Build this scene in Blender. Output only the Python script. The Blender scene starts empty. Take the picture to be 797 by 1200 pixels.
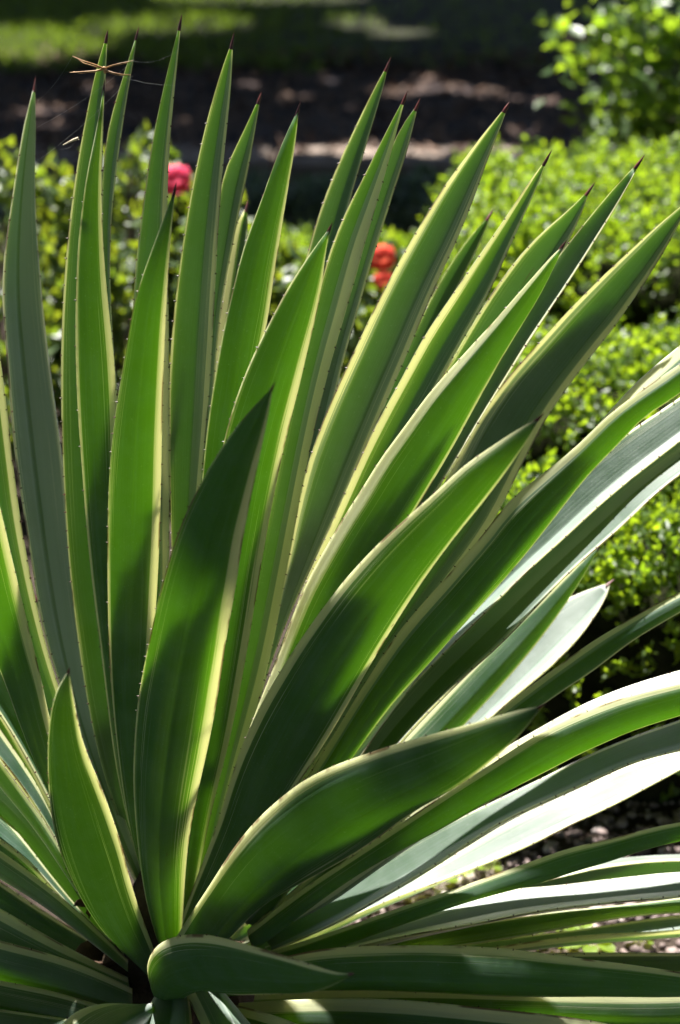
import bpy, math, random
import numpy as np
from mathutils import Vector

# ------------------------------------------------------------------ camera, sky, sun, exposure
scene = bpy.context.scene
rng = random.Random(7)
nrng = np.random.default_rng(7)
R = math.radians

CAM_H, PITCH, TANV = 1.2, R(20.0), 0.2568
cam_data = bpy.data.cameras.new('camera')
cam = bpy.data.objects.new('camera', cam_data)
scene.collection.objects.link(cam)
cam.location = (0, 0, CAM_H)
cam.rotation_euler = (R(90) - PITCH, 0, 0)
cam_data.sensor_fit = 'VERTICAL'
cam_data.sensor_height = 36
cam_data.lens = 18 / TANV
cam_data.clip_start = 0.05
cam_data.clip_end = 500
cam_data.dof.use_dof = True
cam_data.dof.focus_distance = 1.66
cam_data.dof.aperture_fstop = 5.6
scene.camera = cam

SUN_EL, SUN_AZ = R(67), R(-20)            # azimuth from +Y, negative = towards -X (behind the plant, left)
SUN = Vector((math.sin(SUN_AZ) * math.cos(SUN_EL), math.cos(SUN_AZ) * math.cos(SUN_EL), math.sin(SUN_EL)))
world = bpy.data.worlds.new('World')
scene.world = world
world.use_nodes = True
wn = world.node_tree
bg = wn.nodes['Background']
sky = wn.nodes.new('ShaderNodeTexSky')
sky.sky_type = 'NISHITA'
sky.sun_disc = False
sky.sun_elevation = SUN_EL
sky.sun_rotation = SUN_AZ
wn.links.new(sky.outputs[0], bg.inputs[0])
bg.inputs[1].default_value = 0.05
sun_data = bpy.data.lights.new('sun', 'SUN')
sun_data.energy = 5.0
sun_data.angle = R(0.53)
sun_data.color = (1.0, 0.965, 0.90)
sun = bpy.data.objects.new('sun', sun_data)
scene.collection.objects.link(sun)
sun.rotation_euler = (-SUN).to_track_quat('-Z', 'Y').to_euler()
sun.location = SUN * 30
scene.view_settings.view_transform = 'Standard'
scene.view_settings.look = 'None'
scene.view_settings.exposure = 2.05
scene.view_settings.gamma = 1
scene.view_settings.use_curve_mapping = False
scene.cycles.max_bounces = 10
scene.cycles.diffuse_bounces = 6
scene.cycles.transmission_bounces = 8
scene.cycles.sample_clamp_indirect = 6.0
scene.cycles.use_denoising = True

COL = scene.collection


def at(px, py, Y):
    """photograph pixel (797x1200) and a distance Y -> point of the place"""
    x = (px - 398.5) / 600 * TANV
    y = (600 - py) / 600 * TANV
    d = Vector((x, math.cos(PITCH) + y * math.sin(PITCH), -math.sin(PITCH) + y * math.cos(PITCH)))
    return Vector((0, 0, CAM_H)) + d * (Y / d.y)


def tag(o, label=None, cat=None, group=None, kind=None):
    if label: o['label'] = label
    if cat: o['category'] = cat
    if group: o['group'] = group
    if kind: o['kind'] = kind
    return o


def empty(name, loc=(0, 0, 0)):
    o = bpy.data.objects.new(name, None)
    o.location = loc
    o.empty_display_size = 0.05
    COL.objects.link(o)
    return o


def link(name, me, mat=None, parent=None):
    o = bpy.data.objects.new(name, me)
    COL.objects.link(o)
    if mat is not None and not me.materials:
        me.materials.append(mat)
    if parent is not None:
        o.parent = parent
        o.matrix_parent_inverse = parent.matrix_basis.inverted()
    return o


def mesh(name, verts, faces, smooth=False):
    me = bpy.data.meshes.new(name)
    me.from_pydata([tuple(v) for v in verts], [], faces)
    if smooth:
        me.polygons.foreach_set('use_smooth', [True] * len(me.polygons))
    me.update()
    return me


def mesh_np(name, V, F, smooth=False):
    """V (n,3) array, F (m,k) array of equal-sided faces"""
    me = bpy.data.meshes.new(name)
    me.vertices.add(len(V))
    me.vertices.foreach_set('co', np.ascontiguousarray(V, dtype=np.float32).ravel())
    m, k = F.shape
    me.loops.add(m * k)
    me.loops.foreach_set('vertex_index', np.ascontiguousarray(F, dtype=np.int32).ravel())
    me.polygons.add(m)
    me.polygons.foreach_set('loop_start', np.arange(0, m * k, k, dtype=np.int32))
    if smooth:
        me.polygons.foreach_set('use_smooth', np.ones(m, dtype=bool))
    me.update(calc_edges=True)
    return me


# ------------------------------------------------------------------ materials
def new_mat(name):
    m = bpy.data.materials.new(name)
    m.use_nodes = True
    nt = m.node_tree
    for n in list(nt.nodes):
        nt.nodes.remove(n)
    return m, nt


class N:
    """little node helper"""
    def __init__(self, nt): self.nt = nt
    def node(self, t, **kw):
        n = self.nt.nodes.new(t)
        for k, v in kw.items(): setattr(n, k, v)
        return n
    def put(self, sock, v):
        if hasattr(v, 'is_output') or isinstance(v, bpy.types.NodeSocket): self.nt.links.new(v, sock)
        else: sock.default_value = v
    def math(self, op, a, b=0.0, c=None, clamp=False):
        n = self.node('ShaderNodeMath', operation=op, use_clamp=clamp)
        self.put(n.inputs[0], a); self.put(n.inputs[1], b)
        if c is not None: self.put(n.inputs[2], c)
        return n.outputs[0]
    def smooth(self, v, lo, hi, a=0.0, b=1.0):
        n = self.node('ShaderNodeMapRange', interpolation_type='SMOOTHSTEP')
        self.put(n.inputs[0], v)
        for i, x in zip((1, 2, 3, 4), (lo, hi, a, b)): self.put(n.inputs[i], x)
        return n.outputs[0]
    def mix(self, f, a, b):
        n = self.node('ShaderNodeMix', data_type='RGBA')
        self.put(n.inputs[0], f)
        self.put(n.inputs[6], a if not isinstance(a, tuple) else (*a, 1))
        self.put(n.inputs[7], b if not isinstance(b, tuple) else (*b, 1))
        return n.outputs[2]
    def noise(self, vec, scale, detail=3.0, rough=0.55, dims='3D'):
        n = self.node('ShaderNodeTexNoise', noise_dimensions=dims)
        if vec is not None: self.put(n.inputs['Vector'], vec)
        n.inputs['Scale'].default_value = scale
        n.inputs['Detail'].default_value = detail
        n.inputs['Roughness'].default_value = rough
        return n.outputs[0]
    def vec(self, x, y, z):
        n = self.node('ShaderNodeCombineXYZ')
        for i, v in enumerate((x, y, z)): self.put(n.inputs[i], v)
        return n.outputs[0]


def out(nt, shader):
    o = nt.nodes.new('ShaderNodeOutputMaterial')
    nt.links.new(shader, o.inputs[0])


def agave_material():
    m, nt = new_mat('agave_blade')
    h = N(nt)
    uv = h.node('ShaderNodeUVMap', uv_map='UVMap')
    sep = h.node('ShaderNodeSeparateXYZ')
    nt.links.new(uv.outputs[0], sep.inputs[0])
    u, v = sep.outputs[0], sep.outputs[1]
    rnd = h.node('ShaderNodeObjectInfo').outputs['Random']
    seed = h.math('MULTIPLY', rnd, 37.0)

    def oattr(name):
        a = h.node('ShaderNodeAttribute', attribute_type='OBJECT', attribute_name=name)
        return a.outputs['Fac']
    ml, mr = oattr('margin_l'), oattr('margin_r')
    # wandering border between the green centre and the cream margins
    wob = h.noise(h.vec(h.math('MULTIPLY', u, 26.0), h.math('MULTIPLY', v, 2.2), seed), 1.0, 3.0, 0.6)
    wob2 = h.noise(h.vec(h.math('MULTIPLY', u, 2.0), h.math('MULTIPLY', v, 5.0), h.math('ADD', seed, 9.0)), 1.0, 2.0, 0.5)
    wob = h.math('ADD', h.math('MULTIPLY', h.math('SUBTRACT', wob, 0.5), 0.17), h.math('MULTIPLY', h.math('SUBTRACT', wob2, 0.5), 0.10))
    dl = h.math('ADD', u, wob)
    dr = h.math('ADD', h.math('SUBTRACT', 1.0, u), wob)
    cl = h.smooth(h.math('SUBTRACT', dl, ml), -0.012, 0.014, 1.0, 0.0)
    cr = h.smooth(h.math('SUBTRACT', dr, mr), -0.012, 0.014, 1.0, 0.0)
    cream = h.math('MAXIMUM', cl, cr)
    # thin broken streaks next to the margins
    st = h.noise(h.vec(h.math('MULTIPLY', u, 85.0), h.math('MULTIPLY', v, 3.0), seed), 1.0, 1.0, 0.5)
    st = h.smooth(st, 0.65, 0.675)
    edge = h.math('MINIMUM', h.math('SUBTRACT', u, ml), h.math('SUBTRACT', h.math('SUBTRACT', 1.0, u), mr))
    zone = h.smooth(edge, 0.06, 0.24, 0.8, 0.0)
    cream = h.math('MAXIMUM', cream, h.math('MULTIPLY', st, zone))
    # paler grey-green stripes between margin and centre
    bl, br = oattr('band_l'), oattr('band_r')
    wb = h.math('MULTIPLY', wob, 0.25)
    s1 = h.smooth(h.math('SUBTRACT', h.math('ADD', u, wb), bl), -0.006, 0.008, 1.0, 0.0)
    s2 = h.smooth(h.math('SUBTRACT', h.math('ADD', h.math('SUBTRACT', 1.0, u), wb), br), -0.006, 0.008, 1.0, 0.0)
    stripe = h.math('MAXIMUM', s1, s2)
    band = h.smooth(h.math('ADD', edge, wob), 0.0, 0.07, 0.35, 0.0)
    # fibres along the blade, mottled bloom
    fib = h.noise(h.vec(h.math('MULTIPLY', u, 60.0), h.math('MULTIPLY', v, 1.4), seed), 1.0, 2.0, 0.6)
    tc = h.node('ShaderNodeTexCoord').outputs['Object']
    blo = h.noise(tc, 38.0, 4.0, 0.6)
    blob = h.smooth(blo, 0.3, 0.75)
    green = h.mix(fib, (0.036, 0.082, 0.048), (0.062, 0.118, 0.080))
    green = h.mix(h.math('MULTIPLY', blob, 0.35), green, (0.19, 0.25, 0.22))
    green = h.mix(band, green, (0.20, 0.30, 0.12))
    green = h.mix(h.math('MULTIPLY', h.math('SUBTRACT', rnd, 0.5), 0.5, None, True), green, (0.10, 0.17, 0.055))
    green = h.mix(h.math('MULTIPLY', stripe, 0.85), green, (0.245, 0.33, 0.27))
    crm = h.mix(fib, (0.54, 0.56, 0.33), (0.64, 0.65, 0.45))
    refl = h.mix(cream, green, crm)
    tg = h.mix(fib, (0.275, 0.505, 0.036), (0.34, 0.58, 0.055))
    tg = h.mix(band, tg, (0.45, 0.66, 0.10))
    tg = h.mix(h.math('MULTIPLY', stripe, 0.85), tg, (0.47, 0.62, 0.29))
    tcr = h.mix(fib, (0.94, 0.93, 0.50), (0.97, 0.96, 0.64))
    tg = h.mix(oattr('thick'), tg, (0.0, 0.0, 0.0))  # green transmission painted darker per leaf, standing in for weaker backlight
    tran = h.mix(cream, tg, tcr)
    # scars, dust specks
    spk = h.noise(tc, 260.0, 2.0, 0.5)
    spk = h.smooth(spk, 0.74, 0.79)
    refl = h.mix(h.math('MULTIPLY', spk, 0.5), refl, (0.16, 0.12, 0.07))
    # pale dust and water spots, rubbed bloom, brown scars and dry edges
    dst = h.smooth(h.noise(tc, 520.0, 1.0, 0.5), 0.70, 0.76)
    refl = h.mix(h.math('MULTIPLY', dst, 0.35), refl, (0.42, 0.42, 0.38))
    rub = h.smooth(h.noise(h.vec(h.math('MULTIPLY', u, 9.0), h.math('MULTIPLY', v, 7.0), h.math('ADD', seed, 3.0)), 1.0, 4.0, 0.65), 0.52, 0.68)
    refl = h.mix(h.math('MULTIPLY', rub, 0.30), refl, (0.20, 0.26, 0.23))
    sc = h.noise(h.vec(h.math('MULTIPLY', u, 14.0), h.math('MULTIPLY', v, 22.0), h.math('ADD', seed, 21.0)), 1.0, 3.0, 0.6)
    scar = h.smooth(sc, 0.735, 0.765)
    eu = h.math('MINIMUM', u, h.math('SUBTRACT', 1.0, u))
    dry = h.math('MULTIPLY', h.smooth(eu, 0.008, 0.028, 1.0, 0.0), h.smooth(h.noise(h.vec(u, h.math('MULTIPLY', v, 16.0), h.math('ADD', seed, 5.0)), 1.0, 3.0, 0.6), 0.50, 0.60))
    hurt = h.math('MAXIMUM', h.math('MULTIPLY', scar, 0.7), h.math('MULTIPLY', dry, 0.8))
    refl = h.mix(hurt, refl, (0.15, 0.085, 0.045))
    tran = h.mix(hurt, tran, (0.20, 0.10, 0.03))
    bump = h.node('ShaderNodeBump')
    bump.inputs['Strength'].default_value = 0.16
    bump.inputs['Distance'].default_value = 0.004
    rip = h.noise(h.vec(h.math('MULTIPLY', u, 5.0), h.math('MULTIPLY', v, 34.0), seed), 1.0, 3.0, 0.6)
    h.put(bump.inputs['Height'], h.math('ADD', h.math('MULTIPLY', fib, 0.4), h.math('MULTIPLY', rip, 0.5)))
    df = h.node('ShaderNodeBsdfDiffuse')
    h.put(df.inputs[0], refl)
    nt.links.new(bump.outputs[0], df.inputs['Normal'])
    tr = h.node('ShaderNodeBsdfTranslucent')
    h.put(tr.inputs[0], tran)
    mx = h.node('ShaderNodeMixShader')
    mx.inputs[0].default_value = 0.50
    nt.links.new(df.outputs[0], mx.inputs[1]); nt.links.new(tr.outputs[0], mx.inputs[2])
    gl = h.node('ShaderNodeBsdfGlossy')
    gl.inputs[0].default_value = (1, 1, 1, 1)
    h.put(gl.inputs['Roughness'], h.math('MULTIPLY_ADD', blo, 0.20, 0.38))
    nt.links.new(bump.outputs[0], gl.inputs['Normal'])
    fr = h.node('ShaderNodeFresnel')
    fr.inputs[0].default_value = 1.62
    geo = h.node('ShaderNodeNewGeometry')
    # waxy skin: only from outside
    sheen = h.math('MULTIPLY_ADD', fib, 0.7, h.math('MULTIPLY', rub, -0.25))
    sheen = h.math('ADD', sheen, 0.55)
    fac = h.math('MULTIPLY', h.math('MULTIPLY', fr.outputs[0], sheen), h.math('SUBTRACT', 1.0, geo.outputs['Backfacing']), None, True)
    m2 = h.node('ShaderNodeMixShader')
    h.put(m2.inputs[0], fac)
    nt.links.new(mx.outputs[0], m2.inputs[1]); nt.links.new(gl.outputs[0], m2.inputs[2])
    out(nt, m2.outputs[0])
    return m


def plain(name, c1, c2, scale=20.0, rough=0.8, spec=0.3, detail=4.0, bump=0.0, bscale=None):
    m, nt = new_mat(name)
    h = N(nt)
    tc = h.node('ShaderNodeTexCoord').outputs['Object']
    f = h.noise(tc, scale, detail, 0.6)
    pr = h.node('ShaderNodeBsdfPrincipled')
    h.put(pr.inputs['Base Color'], h.mix(h.smooth(f, 0.3, 0.7), c1, c2))
    pr.inputs['Roughness'].default_value = rough
    pr.inputs['Specular IOR Level'].default_value = spec
    if bump:
        b = h.node('ShaderNodeBump')
        b.inputs['Strength'].default_value = bump
        b.inputs['Distance'].default_value = 0.02
        h.put(b.inputs['Height'], h.noise(tc, bscale or scale * 2, 5.0, 0.65))
        nt.links.new(b.outputs[0], pr.inputs['Normal'])
    out(nt, pr.outputs[0])
    return m


def foliage(name, c1, c2, t1, t2, trans=0.45, rough=0.4, spec=0.5, scale=14.0):
    """leaf sheets: colour differs from leaf to leaf (random per island) and from patch to patch"""
    m, nt = new_mat(name)
    h = N(nt)
    isl = h.node('ShaderNodeNewGeometry').outputs['Random Per Island']
    tc = h.node('ShaderNodeTexCoord').outputs['Object']
    patch = h.noise(tc, scale, 2.0, 0.5)
    f = h.math('MULTIPLY_ADD', isl, 0.6, h.math('MULTIPLY', patch, 0.4))
    pr = h.node('ShaderNodeBsdfPrincipled')
    h.put(pr.inputs['Base Color'], h.mix(f, c1, c2))
    pr.inputs['Roughness'].default_value = rough
    pr.inputs['Specular IOR Level'].default_value = spec
    tr = h.node('ShaderNodeBsdfTranslucent')
    h.put(tr.inputs[0], h.mix(f, t1, t2))
    mx = h.node('ShaderNodeMixShader')
    mx.inputs[0].default_value = trans
    nt.links.new(pr.outputs[0], mx.inputs[1]); nt.links.new(tr.outputs[0], mx.inputs[2])
    out(nt, mx.outputs[0])
    return m


def pebble_material():
    m, nt = new_mat('gravel')
    h = N(nt)
    isl = h.node('ShaderNodeNewGeometry').outputs['Random Per Island']
    cr = h.node('ShaderNodeValToRGB')
    nt.links.new(isl, cr.inputs[0])
    e = cr.color_ramp.elements
    e[0].position = 0; e[0].color = (0.07, 0.05, 0.045, 1)
    e[1].position = 1; e[1].color = (0.42, 0.36, 0.34, 1)
    for p, c in ((0.35, (0.15, 0.10, 0.09, 1)), (0.7, (0.24, 0.18, 0.165, 1)), (0.9, (0.32, 0.25, 0.23, 1))):
        x = e.new(p); x.color = c
    tc = h.node('ShaderNodeTexCoord').outputs['Object']
    n = h.noise(tc, 120.0, 4.0, 0.6)
    pr = h.node('ShaderNodeBsdfPrincipled')
    h.put(pr.inputs['Base Color'], h.mix(h.math('MULTIPLY', n, 0.5), cr.outputs[0], (0.10, 0.085, 0.08)))
    pr.inputs['Roughness'].default_value = 0.75
    out(nt, pr.outputs[0])
    return m


M = {}
M['blade'] = agave_material()
M['spine'] = plain('spine_brown', (0.035, 0.009, 0.009), (0.12, 0.022, 0.018), 60, 0.45, 0.5)
M['tooth'] = plain('tooth_red_brown', (0.09, 0.02, 0.012), (0.04, 0.012, 0.01), 90, 0.5, 0.4)
M['stem'] = plain('stem_brown', (0.03, 0.022, 0.014), (0.07, 0.05, 0.03), 30, 0.9, 0.2, bump=0.8, bscale=50)
M['dry'] = plain('dry_leaf_brown', (0.028, 0.015, 0.010), (0.085, 0.048, 0.028), 40, 0.8, 0.2)
M['soil'] = plain('bed_soil', (0.022, 0.016, 0.012), (0.060, 0.045, 0.036), 9, 0.95, 0.1, 8, 0.9, 60)
M['path'] = plain('path_earth', (0.017, 0.016, 0.021), (0.11, 0.075, 0.062), 3.5, 0.95, 0.1, 7, 0.8, 30)
M['kerb'] = plain('kerb_stone', (0.15, 0.12, 0.10), (0.27, 0.21, 0.17), 6, 0.9, 0.2, 7, 0.5, 50)
M['turf'] = plain('turf_earth', (0.014, 0.014, 0.010), (0.030, 0.032, 0.016), 3, 0.95, 0.1, 6)
M['gravel'] = pebble_material()
M['box'] = foliage('boxwood_leaf', (0.028, 0.062, 0.012), (0.070, 0.115, 0.020), (0.22, 0.40, 0.012), (0.52, 0.68, 0.02), 0.46, 0.42, 0.4)
M['box_dark'] = foliage('grey_hedge_leaf', (0.05, 0.075, 0.06), (0.10, 0.135, 0.115), (0.10, 0.18, 0.06), (0.16, 0.24, 0.10), 0.3, 0.35, 0.5)
M['rose_leaf'] = foliage('rose_leaf', (0.022, 0.050, 0.018), (0.055, 0.090, 0.028), (0.12, 0.24, 0.015), (0.46, 0.52, 0.025), 0.36, 0.42, 0.5)
M['shrub_leaf'] = foliage('shrub_leaf', (0.04, 0.08, 0.03), (0.07, 0.12, 0.04), (0.26, 0.46, 0.02), (0.46, 0.62, 0.03), 0.42, 0.42, 0.6)
M['weed'] = foliage('weed_leaf', (0.10, 0.18, 0.02), (0.16, 0.24, 0.03), (0.5, 0.72, 0.02), (0.7, 0.8, 0.03), 0.5, 0.35, 0.5)
M['tree_leaf'] = foliage('tree_leaf', (0.03, 0.055, 0.015), (0.05, 0.08, 0.02), (0.08, 0.14, 0.01), (0.12, 0.20, 0.02), 0.18, 0.45, 0.4)
M['grass'] = foliage('grass_blade', (0.018, 0.036, 0.008), (0.040, 0.066, 0.012), (0.16, 0.27, 0.015), (0.30, 0.42, 0.03), 0.36, 0.45, 0.4, 2.0)
M['twig'] = plain('twig_bark', (0.035, 0.026, 0.018), (0.09, 0.065, 0.045), 25, 0.9, 0.2, bump=0.6)
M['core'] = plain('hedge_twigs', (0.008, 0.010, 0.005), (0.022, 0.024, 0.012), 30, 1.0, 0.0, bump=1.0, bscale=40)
M['rose_red'] = foliage('rose_petal_red', (0.62, 0.07, 0.05), (0.78, 0.13, 0.08), (0.85, 0.14, 0.08), (0.9, 0.22, 0.13), 0.4, 0.5, 0.3)
M['rose_pink'] = foliage('rose_petal_pink', (0.66, 0.05, 0.14), (0.88, 0.16, 0.28), (0.9, 0.10, 0.20), (0.95, 0.24, 0.36), 0.4, 0.5, 0.3)
M['spider'] = plain('spider_tan', (0.30, 0.14, 0.05), (0.52, 0.32, 0.14), 400, 0.5, 0.4)
M['web'] = plain('web_silk', (0.7, 0.7, 0.68), (0.8, 0.8, 0.78), 50, 0.4, 0.5)
M['seed'] = plain('seed_tan', (0.42, 0.34, 0.22), (0.66, 0.58, 0.44), 200, 0.6, 0.3)


# ------------------------------------------------------------------ ground, path, kerb, lawn
def sheet(name, x0, x1, y0, y1, z, mat, nx=2, ny=2, amp=0.0):
    vs, fs = [], []
    for j in range(ny + 1):
        for i in range(nx + 1):
            vs.append((x0 + (x1 - x0) * i / nx, y0 + (y1 - y0) * j / ny, z + (rng.uniform(-amp, amp) if 0 < i < nx and 0 < j < ny else 0)))
    for j in range(ny):
        for i in range(nx):
            a = j * (nx + 1) + i
            fs.append((a, a + 1, a + nx + 2, a + nx + 1))
    o = link(name, mesh(name, vs, fs, True), mat)
    return tag(o, kind='structure')


tag(sheet('ground', -150, 150, -150, 250, 0.0, M['soil']), 'dark brown garden soil of the planting bed', 'ground')
tag(sheet('path', -40, 40, 6.74, 9.05, 0.012, M['path'], 60, 6, 0.006), 'shaded brown earth path beyond the hedges', 'path')
tag(sheet('lawn', -40, 40, 9.05, 60, 0.02, M['turf'], 40, 20, 0.01), 'shaded lawn with sunlit patches beyond the path', 'lawn')

# kerb stones
kerb = empty('kerb', (0, 6.6, 0))
tag(kerb, 'row of weathered tan kerb stones along the path', 'kerb', kind='structure')
x = -3.6
while x < 3.6:
    L = rng.uniform(0.55, 0.75)
    dz, dy = rng.uniform(-0.006, 0.006), rng.uniform(-0.008, 0.008)
    b = 0.014
    x0, x1, y0, y1, z1 = x, x + L - 0.012, 6.44 + dy, 6.74 + dy, 0.06 + dz
    vs = [(x0, y0, -0.02), (x1, y0, -0.02), (x1, y1, -0.02), (x0, y1, -0.02),
          (x0, y0, z1 - b), (x1, y0, z1 - b), (x1, y1, z1 - b), (x0, y1, z1 - b),
          (x0 + b, y0 + b, z1), (x1 - b, y0 + b, z1), (x1 - b, y1 - b, z1), (x0 + b, y1 - b, z1)]
    fs = [(0, 1, 5, 4), (1, 2, 6, 5), (2, 3, 7, 6), (3, 0, 4, 7), (4, 5, 9, 8), (5, 6, 10, 9), (6, 7, 11, 10), (7, 4, 8, 11), (8, 9, 10, 11)]
    link('kerb_stone', mesh('kerb_stone', vs, fs), M['kerb'], kerb)
    x += L


# ------------------------------------------------------------------ the agave
YP = 1.60                     # distance of the plant's axis
CORE = at(196, 1135, YP)


def catmull(pts, n):
    P = [np.array(p, float) for p in pts]
    P = [2 * P[0] - P[1]] + P + [2 * P[-1] - P[-2]]
    res = []
    for i in range(1, len(P) - 2):
        p0, p1, p2, p3 = P[i - 1], P[i], P[i + 1], P[i + 2]
        for t in np.linspace(0, 1, 14, endpoint=False):
            res.append(0.5 * (2 * p1 + (p2 - p0) * t + (2 * p0 - 5 * p1 + 4 * p2 - p3) * t * t + (3 * p1 - p0 - 3 * p2 + p3) * t ** 3))
    res.append(P[-2])
    A = np.array(res)
    # iron out small steps of the hand-read points
    for _ in range(150):
        A[1:-1] = 0.25 * A[:-2] + 0.5 * A[1:-1] + 0.25 * A[2:]
    s = np.concatenate([[0], np.cumsum(np.linalg.norm(np.diff(A, axis=0), axis=1))])
    q = np.linspace(0, s[-1], n)
    return np.stack([np.interp(q, s, A[:, k]) for k in range(2)], 1)


NS = 46


def smoothstep(x):
    x = min(1, max(0, x)); return x * x * (3 - 2 * x)


def cone(bm_v, bm_f, base, tip, r, n=5):
    ax = (tip - base).normalized()
    s = ax.orthogonal().normalized(); t = ax.cross(s)
    k = len(bm_v)
    for i in range(n):
        a = 2 * math.pi * i / n
        bm_v.append(base + (s * math.cos(a) + t * math.sin(a)) * r)
    bm_v.append(tip)
    for i in range(n):
        bm_f.append((k + i, k + (i + 1) % n, k + n))


def make_leaf(spec, plant):
    L = catmull(spec['L'][::-1], NS)            # base -> tip
    Rr = catmull(spec['R'][::-1], NS)
    yb, yt, pw = spec['yb'], spec['yt'], spec.get('pw', 1.25)
    roll = spec.get('roll', 0.0)
    face = spec['face']
    prof = spec.get('prof') or ([(0, 0), (0.5, 0.24), (1, 0)] if face == 'B' else [(0, 0), (0.5, 0.20), (1, 0)])
    pu, pd = [p[0] for p in prof], [p[1] for p in prof]
    us = [0.0, 0.04, 0.10, 0.17, 0.25, 0.34, 0.43, 0.5, 0.57, 0.66, 0.75, 0.83, 0.90, 0.96, 1.0]
    for q in pu[1:-1]:
        us = [x for x in us if abs(x - q) > 0.045] + [q - 0.03, q, q + 0.03]
    us = np.array(sorted(us)); NC = len(us)
    d = np.interp(us, pu, pd)
    if face == 'F':                                # the outer face is rounded, the inner one creased
        for _ in range(3):
            d[1:-1] = 0.25 * d[:-2] + 0.5 * d[1:-1] + 0.25 * d[2:]
    else:
        d[1:-1] = 0.15 * d[:-2] + 0.7 * d[1:-1] + 0.15 * d[2:]
    wpx = np.linalg.norm(L - Rr, axis=1)
    wmax = wpx.max()
    Lp, Rp = [], []
    tmid = np.linspace(0, 1, NS)
    for i in range(NS):
        Y = YP + yb + (yt - yb) * tmid[i] ** pw
        k = roll * 0.5 * (wpx[i] / wmax) * smoothstep(tmid[i] / 0.15 * 0.7 + 0.3)
        Lp.append(at(*L[i], Y + k)); Rp.append(at(*Rr[i], Y - k))
    mid = [(a + b) * 0.5 for a, b in zip(Lp, Rp)]
    lens = [0.0]
    for i in range(1, NS): lens.append(lens[-1] + (mid[i] - mid[i - 1]).length)
    top, bot = [], []
    camp = Vector((0, 0, CAM_H))
    ph = rng.uniform(0, 6)
    for i in range(NS):
        tan = (mid[min(i + 1, NS - 1)] - mid[max(i - 1, 0)]).normalized()
        ch = Rp[i] - Lp[i]
        w = ch.length
        nrm = ch.cross(tan)
        if nrm.length < 1e-9: nrm = (mid[i] - camp)
        nrm.normalize()
        if spec.get('up'):                         # abaxial side points down
            if nrm.z > 0: nrm = -nrm
            away = nrm
        else:
            if nrm.dot(mid[i] - camp) < 0: nrm = -nrm
            away = nrm if face == 'B' else -nrm
        th0 = (0.0016 + 0.006 * (1 - tmid[i]) ** 1.2 + 0.0012) * spec.get('th', 1.0)
        tp = min(1.0, (1 - tmid[i]) / 0.06 + 0.25)
        rt, rb = [], []
        for j in range(NC):
            u = us[j]
            wv = 0.0010 * math.sin(lens[i] * 38 + ph) * (abs(2 * u - 1) ** 3) * (1 if u < 0.5 else -0.8)
            p = Lp[i].lerp(Rp[i], u) + away * (d[j] * w + wv * tp)
            th = (0.0011 + th0 * (1 - (2 * u - 1) ** 2)) * tp
            rt.append(p); rb.append(p + away * th)
        top.append(rt); bot.append(rb)
    vs, fs, uvs = [], [], []
    for rows in (top, bot):
        for i in range(NS):
            for j in range(NC):
                vs.append(rows[i][j]); uvs.append((us[j], lens[i]))
    off = NS * NC
    for i in range(NS - 1):
        for j in range(NC - 1):
            a = i * NC + j
            fs.append((a, a + 1, a + NC + 1, a + NC))
            fs.append((off + a, off + a + NC, off + a + NC + 1, off + a + 1))
        for j in (0, NC - 1):
            a = i * NC + j
            q = (a, a + NC, off + a + NC, off + a)
            fs.append(q if j == 0 else q[::-1])
    for j in range(NC - 1):
        fs.append((j + 1, j, off + j, off + j + 1))
        a = (NS - 1) * NC + j
        fs.append((a, a + 1, off + a + 1, off + a))
    me = mesh('leaf', vs, fs, True)
    uvl = me.uv_layers.new(name='UVMap')
    idx = np.empty(len(me.loops), dtype=np.int32)
    me.loops.foreach_get('vertex_index', idx)
    uvl.data.foreach_set('uv', np.array(uvs, dtype=np.float32)[idx].ravel())
    o = link('leaf', me, M['blade'], plant)
    ml, mr = spec.get('m', (0.10, 0.10))
    o['margin_l'], o['margin_r'] = float(ml), float(mr)
    o['thick'] = float(spec.get('thick', 0.0 if spec.get('th', 1.0) > 1.1 else (0.05 if face == 'F' else 0.26)))  # how far the glow colour is darkened, separate from the blade thickness
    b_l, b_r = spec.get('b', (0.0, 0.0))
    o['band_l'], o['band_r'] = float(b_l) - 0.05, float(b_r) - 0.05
    # dark terminal spine
    if spec.get('spine', True):
        base = mid[-1]
        ax = (mid[-1] - mid[-4]).normalized()
        r0 = max(0.0011, 0.5 * (Rp[-1] - Lp[-1]).length + 0.0007)
        sv, sf = [], []
        n = 7
        s = ax.orthogonal().normalized(); t = ax.cross(s)
        ln = rng.uniform(0.0055, 0.0105)
        rings = [(-0.005, r0 * 1.05), (-0.001, r0 * 1.0), (0.2 * ln, r0 * 0.8), (0.6 * ln, r0 * 0.45), (ln, 0.0001)]
        for z, r in rings:
            for q in range(n):
                a = 2 * math.pi * q / n
                sv.append(base + ax * z + (s * math.cos(a) + t * math.sin(a)) * r)
        for k in range(len(rings) - 1):
            for q in range(n):
                sf.append((k * n + q, k * n + (q + 1) % n, (k + 1) * n + (q + 1) % n, (k + 1) * n + q))
        link('spine', mesh('spine', sv, sf, True), M['spine'], o)
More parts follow.
